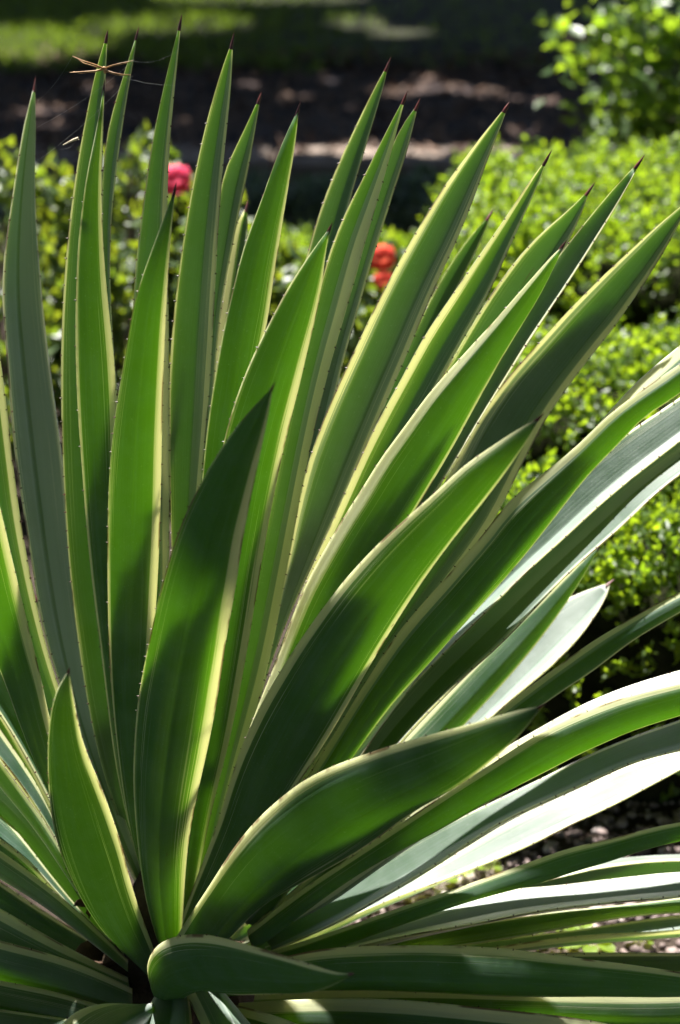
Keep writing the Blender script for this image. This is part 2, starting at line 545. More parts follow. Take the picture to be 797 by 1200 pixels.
    # row of small teeth along both margins: one part each leaf
    if spec.get('teeth', True):
        tv, tf = [], []
        for side, rail in ((0, Lp), (1, Rp)):
            s = rng.uniform(0.10, 0.13)
            while s < lens[-1] * 0.93:
                i = int(np.searchsorted(lens, s)); i = min(max(i, 1), NS - 1)
                f = (s - lens[i - 1]) / max(1e-6, lens[i] - lens[i - 1])
                p = rail[i - 1].lerp(rail[i], f)
                q = (Rp if side == 0 else Lp)[i]
                o_dir = (p - q).normalized()
                tan = (mid[i] - mid[i - 1]).normalized()
                g = rng.uniform(0.7, 1.15)
                cone(tv, tf, p - o_dir * 0.0008, p + o_dir * 0.0017 * g + tan * 0.0005, 0.0008 * g, 5)
                s += rng.uniform(0.013, 0.024)
        if tv:
            tag(link('margin_teeth', mesh('margin_teeth', tv, tf), M['tooth'], o), kind='stuff')
    return o


LEAVES = []


def leaf(L, R_, yb, yt, face, **kw):
    LEAVES.append(dict(L=L, R=R_, yb=yb, yt=yt, face=face, **kw))


V6 = [(0, 0), (0.62, 0.27), (1, 0)]
U3 = [(0, 0), (0.24, 0.17), (0.72, 0.20), (1, 0)]
# ---- upright leaves, back of the rosette (inner face seen)
leaf([(40, 102), (30, 145), (22, 182), (13, 240), (6, 300), (4, 350), (6, 400), (15, 500), (28, 600), (45, 715), (68, 795), (100, 890), (150, 1010), (185, 1090)],
     [(41, 102), (42, 150), (42, 200), (43, 260), (47, 330), (55, 390), (70, 500), (80, 600), (92, 700), (103, 800), (120, 890), (165, 1010), (195, 1090)],
     0.0, 0.27, 'B', prof=[(0, 0), (0.5, 0.16), (1, 0.02)], m=(0.05, 0.03), roll=-0.05)
leaf([(124, 44), (112, 80), (100, 140), (92, 180), (85, 230), (79, 280), (75, 330), (72, 380), (71, 430), (72, 500), (75, 580), (80, 660), (92, 760), (108, 860), (136, 960), (190, 1090)],
     [(126, 44), (124, 85), (121, 140), (120, 200), (119, 260), (118, 330), (118, 400), (118, 500), (123, 600), (130, 700), (142, 800), (158, 900), (175, 980), (200, 1090)],
     0.02, 0.12, 'B', m=(0.04, 0.12))
leaf([(121, 105), (118, 122), (112, 160), (104, 190), (98, 230), (92, 280), (89, 330), (88, 400), (91, 480), (97, 560), (103, 640), (112, 710), (122, 790), (131, 870), (150, 980), (190, 1090)],
     [(122, 105), (121.5, 135), (119, 180), (118, 230), (121, 290), (125, 340), (131, 390), (136, 445), (138, 520), (139, 620), (142, 720), (150, 820), (160, 900), (175, 1000), (200, 1090)],
     0.0, 0.05, 'F', m=(0.09, 0.17), prof=[(0, 0), (0.45, 0.16), (1, 0)])
leaf([(160, 41), (147, 80), (135, 120), (126, 152), (121, 190), (119, 240), (120, 310), (122, 400), (128, 500), (138, 650), (155, 850), (180, 1000), (195, 1090)],
     [(161, 41), (156, 75), (150, 105), (145, 140), (140, 172), (136, 203), (132, 240), (129, 280), (129, 330), (131, 380), (135, 440), (150, 600), (168, 800), (190, 1000), (205, 1090)],
     0.035, 0.20, 'B', m=(0.05, 0.12), prof=V6)
leaf([(210, 29), (198, 75), (190, 110), (183, 142), (177, 175), (171, 215), (165, 260), (160, 300), (156, 345), (154, 420), (154, 520), (160, 700), (175, 880), (190, 1000), (200, 1090)],
     [(212, 29), (209, 65), (205, 100), (202, 132), (199, 170), (197, 200), (196, 235), (196, 280), (197, 340), (198, 400), (199, 500), (199, 600), (198, 690), (196, 800), (200, 930), (212, 1090)],
     0.02, 0.10, 'B', m=(0.03, 0.22), prof=[(0, 0), (0.25, 0.16), (0.7, 0.2), (1, 0)])
leaf([(203, 226), (191, 258), (179, 290), (168, 320), (160, 345), (154, 370), (149, 403), (142, 442), (136, 480), (131, 520), (128, 560), (126, 620), (126, 700), (128, 760), (132, 830), (141, 910), (158, 1010), (190, 1090)],
     [(205, 226), (202, 262), (198, 300), (196, 340), (194, 370), (193, 400), (191, 450), (190, 500), (189, 560), (187, 640), (184, 700), (179, 760), (175, 820), (174, 900), (182, 1000), (205, 1090)],
     -0.03, -0.11, 'F', m=(0.03, 0.14), prof=[(0, 0), (0.5, 0.22), (0.9, 0.08), (1, 0)])
leaf([(271, 51), (258, 85), (248, 120), (240, 150), (232, 185), (225, 220), (218, 260), (212, 300), (207, 340), (202, 380), (199, 420), (198, 480), (199, 560), (201, 640), (203, 760), (205, 900), (208, 1080)],
     [(273, 51), (272, 90), (268, 130), (265, 160), (261, 200), (258, 240), (255, 280), (253, 320), (251, 360), (249, 400), (246, 450), (243, 490), (238, 540), (232, 600), (226, 680), (220, 800), (218, 930), (220, 1080)],
     0.03, 0.12, 'B', m=(0.04, 0.14), prof=[(0, 0), (0.6, 0.26), (1, 0)])
leaf([(303, 116), (292, 140), (280, 165), (270, 185), (261, 205), (255, 240), (250, 290), (244, 350), (238, 420), (232, 520), (225, 650), (215, 850), (212, 1080)],
     [(305, 116), (301, 140), (297, 165), (293, 190), (288, 215), (282, 242), (276, 272), (270, 302), (263, 335), (258, 370), (253, 420), (247, 500), (240, 620), (232, 750), (224, 900), (222, 1080)],
     0.05, 0.20, 'B', m=(0.04, 0.10), prof=V6)
leaf([(288, 243), (279, 256), (273, 280), (268, 310), (262, 345), (255, 390), (250, 440), (244, 520), (235, 680), (222, 900), (215, 1080)],
     [(290, 243), (291, 260), (290, 280), (287, 310), (283, 345), (278, 390), (270, 440), (260, 530), (246, 700), (230, 900), (222, 1080)],
     0.055, 0.30, 'B', m=(0.3, 0.12))
leaf([(348, 131), (336, 155), (326, 180), (318, 200), (310, 225), (302, 245), (295, 265), (287, 285), (280, 310), (272, 345), (263, 380), (256, 420), (249, 460), (243, 500), (238, 550), (232, 620), (226, 720), (218, 900), (210, 1080)],
     [(350, 131), (347, 165), (342, 195), (337, 225), (332, 255), (328, 280), (324, 305), (320, 330), (317, 355), (313, 378), (309, 400), (302, 440), (295, 490), (285, 560), (270, 660), (252, 780), (235, 920), (222, 1080)],
     0.01, 0.03, 'F', m=(0.03, 0.13), prof=[(0, 0), (0.5, 0.2), (0.92, 0.06), (1, 0)])
leaf([(453, 78), (442, 97), (430, 120), (416, 150), (404, 175), (393, 200), (383, 225), (374, 250), (366, 275), (358, 305), (345, 360), (330, 430), (312, 520), (290, 640), (262, 800), (235, 950), (215, 1080)],
     [(455, 78), (449, 105), (441, 131), (434, 155), (428, 175), (422, 195), (415, 220), (409, 242), (400, 280), (388, 330), (370, 410), (350, 510), (325, 640), (290, 800), (255, 950), (225, 1080)],
     0.05, 0.20, 'B', m=(0.07, 0.09), prof=[(0, 0), (0.62, 0.22), (1, 0)])
leaf([(385, 269), (372, 285), (358, 305), (345, 325), (333, 345), (322, 366), (310, 390), (300, 410), (290, 432), (280, 457), (270, 487), (260, 525), (250, 580), (240, 650), (230, 740), (222, 850), (212, 960), (205, 1080)],
     [(387, 269), (383, 287), (380, 310), (377, 335), (373, 358), (368, 380), (362, 403), (356, 430), (349, 460), (341, 490), (333, 523), (325, 560), (317, 600), (310, 640), (303, 680), (297, 720), (290, 760), (282, 805), (272, 855), (260, 905), (243, 965), (222, 1080)],
     -0.02, -0.06, 'F', m=(0.03, 0.12), prof=[(0, 0), (0.5, 0.2), (1, 0)])
leaf([(473, 116), (460, 140), (447, 165), (435, 190), (425, 210), (412, 235), (400, 260), (390, 285), (380, 315), (368, 360), (355, 410), (340, 480), (322, 570), (300, 680), (275, 800), (250, 920), (225, 1060)],
     [(475, 116), (468, 142), (462, 167), (455, 192), (448, 216), (442, 237), (436, 257), (430, 278), (423, 302), (417, 326), (410, 348), (403, 375), (395, 400), (387, 428), (378, 462), (370, 497), (362, 532), (355, 570), (347, 610), (340, 650), (332, 690), (325, 730), (317, 770), (308, 805), (290, 870), (265, 945), (235, 1060)],
     0.01, 0.06, 'B', m=(0.04, 0.30), prof=[(0, 0), (0.5, 0.2), (1, 0)])
# ---- front leaf, tall (outer face seen)
leaf([(318, 455), (304, 470), (292, 483), (280, 497), (268, 513), (255, 532), (243, 552), (232, 572), (222, 592), (213, 613), (205, 635), (198, 657), (191, 681), (185, 705), (179, 731), (173, 760), (167, 790), (162, 817), (159, 847), (157, 880), (156, 915), (158, 950), (161, 988), (166, 1030), (176, 1075), (188, 1110)],
     [(319, 456), (316, 480), (312, 500), (307, 522), (302, 546), (297, 570), (292, 593), (287, 617), (283, 641), (280, 665), (276, 690), (271, 717), (265, 748), (260, 785), (254, 825), (245, 870), (235, 915), (225, 958), (219, 1000), (216, 1040), (214, 1085), (212, 1110)],
     -0.06, -0.30, 'F', m=(0.015, 0.13), prof=[(0, 0), (0.45, 0.22), (1, 0)], th=1.3)
leaf([(488, 124), (476, 140), (465, 157), (452, 190), (440, 225), (425, 270), (410, 320), (390, 390), (370, 470), (345, 570), (318, 690), (285, 820), (250, 960), (225, 1070)],
     [(490, 124), (485, 147), (479, 171), (472, 195), (465, 214), (459, 233), (452, 256), (445, 277), (438, 300), (430, 326), (424, 350), (416, 376), (408, 402), (398, 440), (385, 500), (365, 590), (340, 700), (300, 840), (260, 970), (232, 1070)],
     0.05, 0.16, 'B', m=(0.03, 0.12), prof=[(0, 0), (0.64, 0.26), (1, 0)])
leaf([(592, 126), (576, 145), (560, 165), (545, 185), (530, 205), (518, 222), (507, 240), (495, 260), (483, 281), (470, 303), (458, 325), (447, 345), (437, 365), (427, 386), (417, 408), (405, 433), (392, 462), (380, 490), (370, 516), (360, 545), (349, 590), (338, 650), (325, 720), (305, 800), (275, 900), (230, 1060)],
     [(595, 126), (588, 146), (580, 166), (572, 186), (565, 206), (558, 226), (550, 246), (540, 271), (529, 296), (518, 318), (508, 341), (497, 367), (486, 394), (474, 423), (460, 454), (445, 490), (430, 525), (412, 567), (392, 610), (370, 655), (346, 705), (325, 755), (300, 830), (270, 920), (245, 1060)],
     0.02, 0.10, 'B', m=(0.13, 0.10), prof=U3)
leaf([(639, 188), (625, 206), (612, 225), (600, 244), (588, 262), (575, 281), (562, 300), (551, 315), (541, 330), (530, 346), (518, 363), (505, 382), (492, 403), (480, 426), (467, 451), (452, 478), (438, 504), (425, 530), (413, 557), (400, 588), (385, 622), (365, 665), (340, 730), (310, 810), (275, 910), (235, 1060)],
     [(641, 188), (633, 210), (625, 230), (615, 250), (606, 270), (597, 290), (590, 306), (582, 325), (572, 346), (560, 367), (549, 388), (537, 408), (522, 435), (505, 465), (488, 497), (470, 530), (450, 568), (428, 612), (400, 662), (368, 725), (335, 800), (292, 900), (245, 1060)],
     0.01, 0.03, 'B', m=(0.22, 0.10), prof=[(0, 0), (0.6, 0.18), (1, 0)])
leaf([(572, 254), (558, 268), (545, 285), (532, 303), (515, 330), (495, 370), (470, 425), (440, 490), (390, 600), (330, 750), (260, 950), (225, 1060)],
     [(574, 254), (567, 275), (558, 295), (549, 313), (540, 330), (527, 355), (510, 390), (485, 440), (455, 505), (405, 610), (345, 760), (275, 950), (235, 1060)],
     0.07, 0.32, 'B', m=(0.04, 0.06))
leaf([(689, 224), (671, 242), (656, 255), (640, 268), (625, 283), (610, 299), (598, 315), (585, 332), (572, 351), (560, 370), (545, 395), (525, 430), (495, 480), (455, 550), (400, 650), (330, 790), (265, 950), (232, 1060)],
     [(691, 224), (684, 245), (677, 261), (670, 276), (661, 294), (650, 315), (635, 342), (615, 375), (590, 415), (560, 462), (525, 515), (480, 590), (420, 690), (350, 810), (280, 950), (242, 1060)],
     0.04, 0.15, 'B', m=(0.05, 0.08), prof=[(0, 0), (0.7, 0.24), (1, 0)])
leaf([(658, 289), (645, 301), (630, 318), (615, 335), (600, 352), (585, 370), (572, 385), (560, 397), (547, 412), (531, 429), (516, 446), (503, 460), (492, 475), (480, 491), (470, 505), (460, 518), (449, 533), (438, 550), (428, 567), (418, 583), (408, 598), (395, 619), (380, 645), (365, 671), (352, 698), (342, 725), (332, 755), (321, 783), (308, 812), (290, 860), (268, 920), (235, 1060)],
     [(660, 289), (652, 308), (645, 322), (636, 340), (625, 360), (612, 380), (598, 402), (582, 430), (565, 460), (547, 494), (525, 535), (500, 575), (470, 625), (435, 680), (400, 740), (360, 815), (310, 910), (250, 1060)],
     -0.01, -0.05, 'F', m=(0.17, 0.05), prof=[(0, 0), (0.15, 0.10), (0.5, 0.18), (1, 0)])
leaf([(747, 192), (735, 204), (720, 221), (705, 238), (690, 256), (675, 274), (660, 292), (645, 312), (625, 340), (600, 378), (570, 425), (535, 485), (490, 560), (430, 660), (350, 800), (275, 950), (235, 1060)],
     [(749, 192), (739, 211), (728, 230), (715, 252), (701, 275), (686, 300), (670, 325), (655, 348), (638, 372), (619, 400), (601, 429), (576, 469), (551, 512), (531, 545), (508, 580), (478, 625), (435, 685), (370, 790), (300, 930), (248, 1060)],
     0.02, 0.08, 'B', m=(0.05, 0.14), prof=[(0, 0), (0.78, 0.26), (1, 0.0)], roll=0.015)
leaf([(832, 212), (815, 227), (797, 243), (780, 256), (765, 269), (750, 283), (735, 297), (716, 314), (700, 330), (685, 345), (670, 360), (655, 376), (640, 393), (625, 409), (610, 425), (597, 440), (585, 455), (573, 472), (560, 491), (548, 513), (535, 540), (510, 585), (470, 650), (420, 735), (350, 850), (280, 970), (240, 1060)],
     [(833, 212), (818, 230), (800, 252), (790, 275), (775, 300), (760, 325), (745, 347), (730, 369), (715, 390), (700, 408), (682, 431), (666, 453), (650, 475), (634, 500), (616, 537), (600, 567), (583, 605), (560, 640), (525, 685), (480, 740), (430, 810), (370, 900), (300, 1000), (255, 1060)],
     0.03, 0.12, 'B', m=(0.10, 0.12), prof=[(0, 0), (0.22, 0.14), (0.70, 0.30), (1, 0)], roll=0.015)
# ---- broad front-right leaf
leaf([(629, 491), (612, 500), (600, 508), (588, 516), (575, 525), (561, 534), (548, 543), (536, 553), (523, 565), (510, 577), (495, 590), (480, 603), (465, 617), (452, 629), (438, 643), (425, 657), (412, 671), (400, 685), (388, 700), (375, 717), (362, 735), (350, 752), (340, 768), (329, 786), (317, 806), (306, 826), (295, 848), (285, 871), (276, 895), (268, 920), (262, 943), (254, 968), (240, 1005), (218, 1060), (205, 1100)],
     [(631, 492), (622, 510), (610, 527), (598, 545), (580, 570), (560, 596), (540, 620), (521, 645), (505, 666), (490, 688), (475, 711), (460, 735), (445, 760), (425, 795), (405, 830), (382, 868), (358, 905), (328, 950), (290, 1010), (255, 1060), (230, 1100)],
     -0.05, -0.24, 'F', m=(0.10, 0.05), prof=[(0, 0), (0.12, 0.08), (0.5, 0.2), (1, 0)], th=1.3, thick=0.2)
leaf([(862, 375), (835, 395), (812, 415), (797, 428), (770, 445), (750, 459), (727, 475), (712, 487), (700, 498), (690, 509), (675, 523), (660, 536), (645, 548), (630, 560), (615, 572), (603, 582), (590, 595), (580, 608), (568, 624), (554, 640), (540, 656), (524, 675), (507, 694), (490, 713), (475, 731), (460, 750), (445, 774), (430, 796), (418, 816), (400, 845), (375, 890), (340, 945), (290, 1010), (235, 1085)],
     [(864, 377), (850, 400), (830, 425), (812, 447), (797, 462), (770, 477), (752, 491), (740, 504), (729, 516), (715, 530), (700, 545), (685, 561), (670, 580), (655, 599), (641, 617), (625, 638), (607, 660), (590, 680), (572, 700), (555, 719), (538, 737), (520, 757), (500, 780), (480, 801), (460, 824), (440, 850), (418, 882), (385, 925), (340, 980), (290, 1040), (255, 1090)],
     -0.03, -0.14, 'F', m=(0.16, 0.03), prof=[(0, 0), (0.2, 0.12), (0.55, 0.2), (1, 0)])
leaf([(875, 330), (840, 368), (815, 390), (797, 405), (775, 424), (750, 445), (730, 465), (712, 484), (690, 508), (660, 540), (620, 580), (570, 640), (500, 720), (420, 830), (330, 960), (240, 1070)],
     [(877, 332), (850, 375), (825, 403), (800, 428), (778, 446), (755, 465), (735, 485), (718, 502), (697, 526), (668, 558), (630, 600), (580, 660), (512, 740), (432, 845), (345, 970), (250, 1075)],
     0.0, 0.0, 'B', m=(0.25, 0.05), roll=0.05, up=True)
leaf([(905, 393), (850, 430), (797, 465), (752, 495), (700, 533), (650, 573), (600, 617), (540, 676), (480, 742), (420, 818), (350, 915), (268, 1068)],
     [(907, 397), (885, 435), (845, 480), (820, 500), (797, 517), (773, 535), (745, 556), (714, 581), (689, 604), (662, 631), (636, 653), (602, 684), (570, 716), (540, 746), (510, 776), (482, 805), (460, 831), (430, 875), (370, 960), (290, 1085)],
     0.0, 0.17, 'B', m=(0.04, 0.06), roll=0.04, prof=[(0, 0), (0.66, 0.20), (1, 0.0)])
leaf([(925, 425), (890, 455), (850, 482), (815, 503), (797, 513), (770, 532), (743, 551), (712, 576), (687, 598), (660, 625), (634, 648), (600, 679), (565, 712), (535, 742), (505, 770), (475, 803), (450, 832), (420, 875), (365, 960), (280, 1080)],
     [(927, 427), (900, 470), (860, 508), (825, 535), (797, 556), (775, 572), (755, 590), (739, 605), (724, 620), (708, 634), (689, 651), (670, 668), (648, 690), (625, 714), (602, 738), (580, 760), (560, 777), (540, 796), (520, 816), (500, 836), (480, 857), (450, 890), (395, 965), (305, 1090)],
     -0.01, 0.14, 'B', m=(0.05, 0.09), roll=0.045, prof=[(0, 0), (0.42, 0.15), (0.8, 0.12), (1, 0)])
leaf([(714, 683), (695, 688), (675, 697), (656, 706), (640, 716), (625, 728), (612, 741), (600, 755), (585, 776), (568, 803), (545, 835), (510, 870), (450, 925), (380, 990), (290, 1080)],
     [(715, 684), (711, 699), (702, 714), (690, 731), (676, 748), (660, 765), (641, 784), (621, 801), (602, 817), (582, 835), (560, 853), (520, 890), (460, 945), (390, 1010), (305, 1090)],
     0.04, 0.26, 'B', m=(0.06, 0.18), roll=0.055, up=True, prof=[(0, 0), (0.6, 0.14), (1, 0.01)], pw=1.0)
leaf([(905, 640), (860, 662), (825, 680), (797, 694), (775, 705), (750, 718), (725, 733), (700, 747), (680, 761), (660, 776), (640, 791), (620, 806), (600, 821), (575, 842), (530, 880), (460, 940), (380, 1010), (290, 1090)],
     [(906, 642), (870, 675), (830, 700), (800, 715), (785, 724), (768, 734), (745, 748), (725, 763), (706, 778), (688, 791), (670, 802), (652, 814), (632, 828), (608, 845), (570, 875), (510, 925), (430, 985), (310, 1100)],
     -0.01, 0.06, 'F', m=(0.16, 0.1))
# ---- low front leaf reaching right
leaf([(632, 828), (610, 832), (590, 837), (570, 842), (550, 848), (530, 853), (510, 859), (490, 865), (470, 871), (450, 877), (430, 884), (410, 890), (390, 897), (370, 906), (351, 917), (335, 930), (320, 943), (306, 956), (293, 970), (281, 984), (269, 1000), (257, 1019), (245, 1038), (231, 1060), (213, 1088), (200, 1110)],
     [(633, 830), (623, 845), (610, 860), (596, 874), (580, 888), (561, 904), (540, 919), (515, 933), (490, 946), (465, 965), (440, 985), (412, 1002), (385, 1016), (360, 1030), (337, 1043), (315, 1056), (295, 1071), (272, 1095), (255, 1115)],
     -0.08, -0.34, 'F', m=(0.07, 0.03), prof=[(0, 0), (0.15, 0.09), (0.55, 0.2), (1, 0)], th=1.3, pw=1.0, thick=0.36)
leaf([(925, 765), (880, 778), (835, 790), (797, 800), (770, 806), (745, 813), (720, 821), (700, 829), (680, 837), (660, 845), (640, 855), (620, 866), (590, 885), (550, 912), (500, 945), (440, 985), (370, 1030), (290, 1090)],
     [(927, 768), (890, 800), (840, 825), (800, 838), (770, 846), (742, 855), (720, 864), (700, 873), (680, 882), (660, 893), (640, 904), (618, 915), (590, 930), (560, 946), (530, 963), (500, 980), (470, 996), (440, 1012), (400, 1037), (365, 1062), (310, 1105)],
     -0.05, -0.20, 'F', m=(0.10, 0.03), prof=[(0, 0), (0.15, 0.1), (0.55, 0.2), (1, 0)], pw=1.0)
leaf([(910, 750), (860, 767), (820, 778), (797, 784), (760, 796), (720, 811), (680, 827), (640, 847), (590, 875), (520, 920), (420, 990), (300, 1085)],
     [(912, 753), (870, 780), (830, 800), (800, 812), (765, 820), (725, 833), (690, 848), (650, 868), (600, 898), (530, 945), (430, 1010), (315, 1095)],
     -0.02, -0.08, 'B', m=(0.3, 0.2), roll=0.055, up=True, pw=1.0)
leaf([(900, 800), (860, 818), (825, 833), (797, 843), (760, 855), (731, 867), (700, 881), (667, 897), (640, 910), (610, 923), (580, 937), (552, 951), (527, 964), (490, 983), (440, 1010), (380, 1050), (310, 1100)],
     [(902, 803), (870, 840), (830, 868), (797, 880), (766, 886), (738, 894), (710, 906), (680, 920), (650, 934), (620, 948), (590, 962), (560, 980), (530, 1000), (495, 1023), (450, 1050), (390, 1085), (320, 1115)],
     -0.01, 0.03, 'B', m=(0.04, 0.1), roll=0.045, prof=[(0, 0), (0.6, 0.13), (1, 0.02)], up=True, pw=1.0)
leaf([(885, 840), (850, 862), (820, 875), (797, 882), (766, 888), (735, 898), (705, 911), (675, 925), (645, 938), (611, 955), (579, 974), (545, 995), (511, 1015), (480, 1031), (450, 1045), (415, 1062), (360, 1090), (310, 1110)],
     [(887, 843), (860, 868), (825, 885), (797, 901), (770, 915), (745, 929), (720, 943), (695, 955), (670, 966), (645, 979), (620, 990), (595, 1001), (570, 1011), (543, 1022), (511, 1035), (480, 1046), (450, 1057), (415, 1071), (360, 1097), (320, 1115)],
     0.0, 0.08, 'B', m=(0.12, 0.16), roll=0.04, prof=[(0, 0), (0.6, 0.12), (1, 0.0)], up=True, pw=1.0)
leaf([(930, 938), (890, 946), (840, 955), (797, 963), (775, 967), (755, 972), (733, 979), (710, 985), (690, 989), (668, 994), (645, 1001), (620, 1010), (590, 1020), (562, 1031), (538, 1040), (510, 1050), (480, 1060), (450, 1070), (420, 1080), (390, 1090), (350, 1105), (300, 1120)],
     [(932, 940), (895, 958), (845, 975), (800, 985), (775, 990), (752, 996), (730, 1003), (710, 1010), (688, 1016), (664, 1024), (638, 1033), (610, 1041), (580, 1048), (550, 1056), (520, 1065), (490, 1076), (452, 1090), (420, 1101), (380, 1115), (310, 1130)],
     -0.04, -0.06, 'F', m=(0.10, 0.03), pw=1.0)
leaf([(900, 1005), (850, 1007), (797, 1010), (760, 1012), (730, 1015), (700, 1018), (678, 1022), (640, 1032), (590, 1045), (520, 1065), (430, 1095), (330, 1125)],
     [(901, 1008), (850, 1020), (797, 1028), (760, 1030), (730, 1032), (700, 1036), (660, 1043), (610, 1055), (540, 1075), (440, 1105), (335, 1132)],
     0.0, 0.10, 'B', m=(0.1, 0.06), roll=-0.03, pw=1.0)
leaf([(920, 1014), (870, 1018), (830, 1021), (797, 1023), (770, 1025), (740, 1028), (710, 1030), (680, 1033), (650, 1037), (620, 1040), (590, 1044), (560, 1050), (530, 1058), (500, 1067), (470, 1078), (440, 1089), (410, 1100), (370, 1114), (310, 1130)],
     [(921, 1017), (880, 1034), (835, 1046), (797, 1050), (760, 1053), (730, 1056), (697, 1060), (660, 1064), (622, 1069), (590, 1075), (560, 1081), (530, 1087), (500, 1092), (470, 1098), (440, 1104), (400, 1113), (365, 1122), (315, 1138)],
     -0.02, -0.02, 'B', m=(0.10, 0.10), roll=0.055, up=True, prof=[(0, 0), (0.5, 0.12), (1, 0.0)], pw=1.0)
leaf([(920, 1040), (870, 1044), (830, 1048), (797, 1052), (770, 1056), (735, 1060), (700, 1063), (660, 1067), (620, 1073), (580, 1079), (540, 1086), (490, 1094), (420, 1108), (320, 1132)],
     [(921, 1043), (880, 1060), (835, 1068), (797, 1070), (760, 1072), (728, 1076), (690, 1083), (642, 1092), (600, 1100), (560, 1106), (500, 1114), (430, 1125), (325, 1142)],
     -0.01, 0.0, 'F', m=(0.08, 0.1), roll=0.01, pw=1.0)
leaf([(915, 1060), (870, 1064), (830, 1069), (797, 1073), (760, 1078), (720, 1082), (680, 1088), (640, 1093), (600, 1099), (540, 1108), (440, 1123), (320, 1140)],
     [(916, 1063), (880, 1080), (835, 1086), (797, 1088), (760, 1091), (720, 1094), (680, 1097), (640, 1101), (600, 1106), (540, 1114), (440, 1130), (325, 1147)],
     -0.01, 0.05, 'B', m=(0.08, 0.2), roll=0.045, up=True, pw=1.0)
# ---- low front leaves, bottom of the frame
leaf([(930, 1158), (880, 1155), (830, 1146), (797, 1140), (770, 1135), (740, 1130), (710, 1126), (680, 1122), (650, 1119), (620, 1115), (590, 1112), (560, 1110), (530, 1108), (500, 1107), (470, 1107), (440, 1108), (400, 1110), (365, 1114), (320, 1124), (260, 1140)],
     [(930, 1161), (880, 1164), (830, 1166), (797, 1167), (770, 1168), (740, 1168), (700, 1168), (650, 1168), (600, 1167), (550, 1165), (500, 1163), (450, 1161), (400, 1160), (350, 1160), (300, 1163), (260, 1168)],
     -0.07, -0.20, 'F', m=(0.10, 0.03), prof=[(0, 0), (0.15, 0.09), (0.55, 0.2), (1, 0)], pw=1.0, th=1.2)
leaf([(920, 1120), (860, 1118), (797, 1117), (750, 1116), (700, 1117), (650, 1118), (560, 1122), (450, 1130), (330, 1143)],
     [(920, 1124), (860, 1135), (797, 1142), (750, 1145), (700, 1145), (650, 1142), (560, 1142), (450, 1145), (335, 1152)],
     -0.03, -0.05, 'B', m=(0.2, 0.1), pw=1.0)
leaf([(940, 1166), (880, 1161), (830, 1160), (797, 1161), (750, 1162), (700, 1163), (650, 1162), (600, 1161), (500, 1158), (400, 1156), (300, 1160)],
     [(940, 1172), (880, 1190), (830, 1200), (797, 1205), (750, 1204), (700, 1200), (650, 1195), (600, 1192), (500, 1188), (400, 1185), (300, 1186)],
     -0.06, -0.14, 'F', m=(0.22, 0.05), pw=1.0)
leaf([(900, 1236), (820, 1220), (740, 1205), (680, 1194), (620, 1186), (560, 1179), (500, 1174), (450, 1171), (400, 1169), (340, 1170), (280, 1176)],
     [(900, 1239), (820, 1248), (740, 1248), (680, 1243), (620, 1235), (560, 1228), (500, 1220), (450, 1214), (400, 1208), (340, 1203), (290, 1200)],
     -0.10, -0.26, 'F', m=(0.2, 0.05), pw=1.0)
leaf([(411, 1141), (395, 1139), (375, 1134), (355, 1128), (335, 1121), (315, 1114), (295, 1107), (275, 1101), (255, 1097), (235, 1095), (215, 1096), (199, 1099), (185, 1106), (176, 1118), (172, 1135), (175, 1152), (185, 1168)],
     [(411, 1142), (396, 1152), (380, 1158), (360, 1163), (330, 1165), (300, 1165), (275, 1164), (252, 1161), (236, 1160), (224, 1163), (214, 1170), (207, 1180)],
     -0.09, -0.42, 'F', m=(0.07, 0.03), pw=0.8, prof=[(0, 0), (0.12, 0.10), (0.55, 0.17), (1, 0)], th=0.7)
leaf([(20, 1300), (45, 1240), (62, 1212), (75, 1196), (90, 1184), (110, 1177), (130, 1175), (150, 1177), (170, 1184)],
     [(22, 1302), (75, 1285), (110, 1265), (135, 1245), (150, 1228), (162, 1215), (172, 1206), (182, 1198), (190, 1195)],
     -0.12, -0.38, 'F', m=(0.1, 0.05), pw=0.8)
# ---- leaves on the left
leaf([(80, 787), (71, 800), (65, 814), (60, 831), (57, 852), (56, 880), (56, 910), (58, 940), (63, 970), (71, 1000), (83, 1030), (98, 1059), (118, 1088), (145, 1115), (165, 1130)],
     [(81, 787), (85, 810), (88, 830), (92, 850), (97, 869), (104, 887), (112, 905), (120, 925), (127, 945), (134, 965), (141, 985), (146, 1003), (150, 1022), (156, 1042), (162, 1063), (172, 1090), (185, 1125)],
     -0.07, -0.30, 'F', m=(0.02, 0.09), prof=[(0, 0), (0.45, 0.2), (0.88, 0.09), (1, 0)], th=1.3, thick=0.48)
leaf([(-50, 395), (-58, 470), (-62, 560), (-50, 660), (-25, 730), (0, 782), (17, 832), (35, 877), (55, 925), (75, 970), (105, 1030), (140, 1085)],
     [(-49, 395), (-30, 470), (-13, 545), (0, 590), (8, 628), (17, 668), (28, 713), (39, 757), (48, 790), (56, 835), (70, 890), (95, 960), (125, 1030), (160, 1090)],
     -0.05, -0.20, 'F', m=(0.04, 0.13), prof=[(0, 0), (0.5, 0.2), (0.9, 0.07), (1, 0)], th=1.2)
leaf([(-20, 290), (-32, 360), (-36, 450), (-32, 540), (-18, 620), (2, 700), (28, 780), (60, 860), (100, 950), (150, 1060)],
     [(-19, 290), (-8, 365), (2, 430), (9, 490), (16, 550), (24, 610), (34, 670), (47, 730), (62, 785), (80, 840), (115, 940), (165, 1065)],
     -0.01, -0.04, 'B', m=(0.05, 0.20), prof=[(0, 0), (0.55, 0.2), (1, 0)])
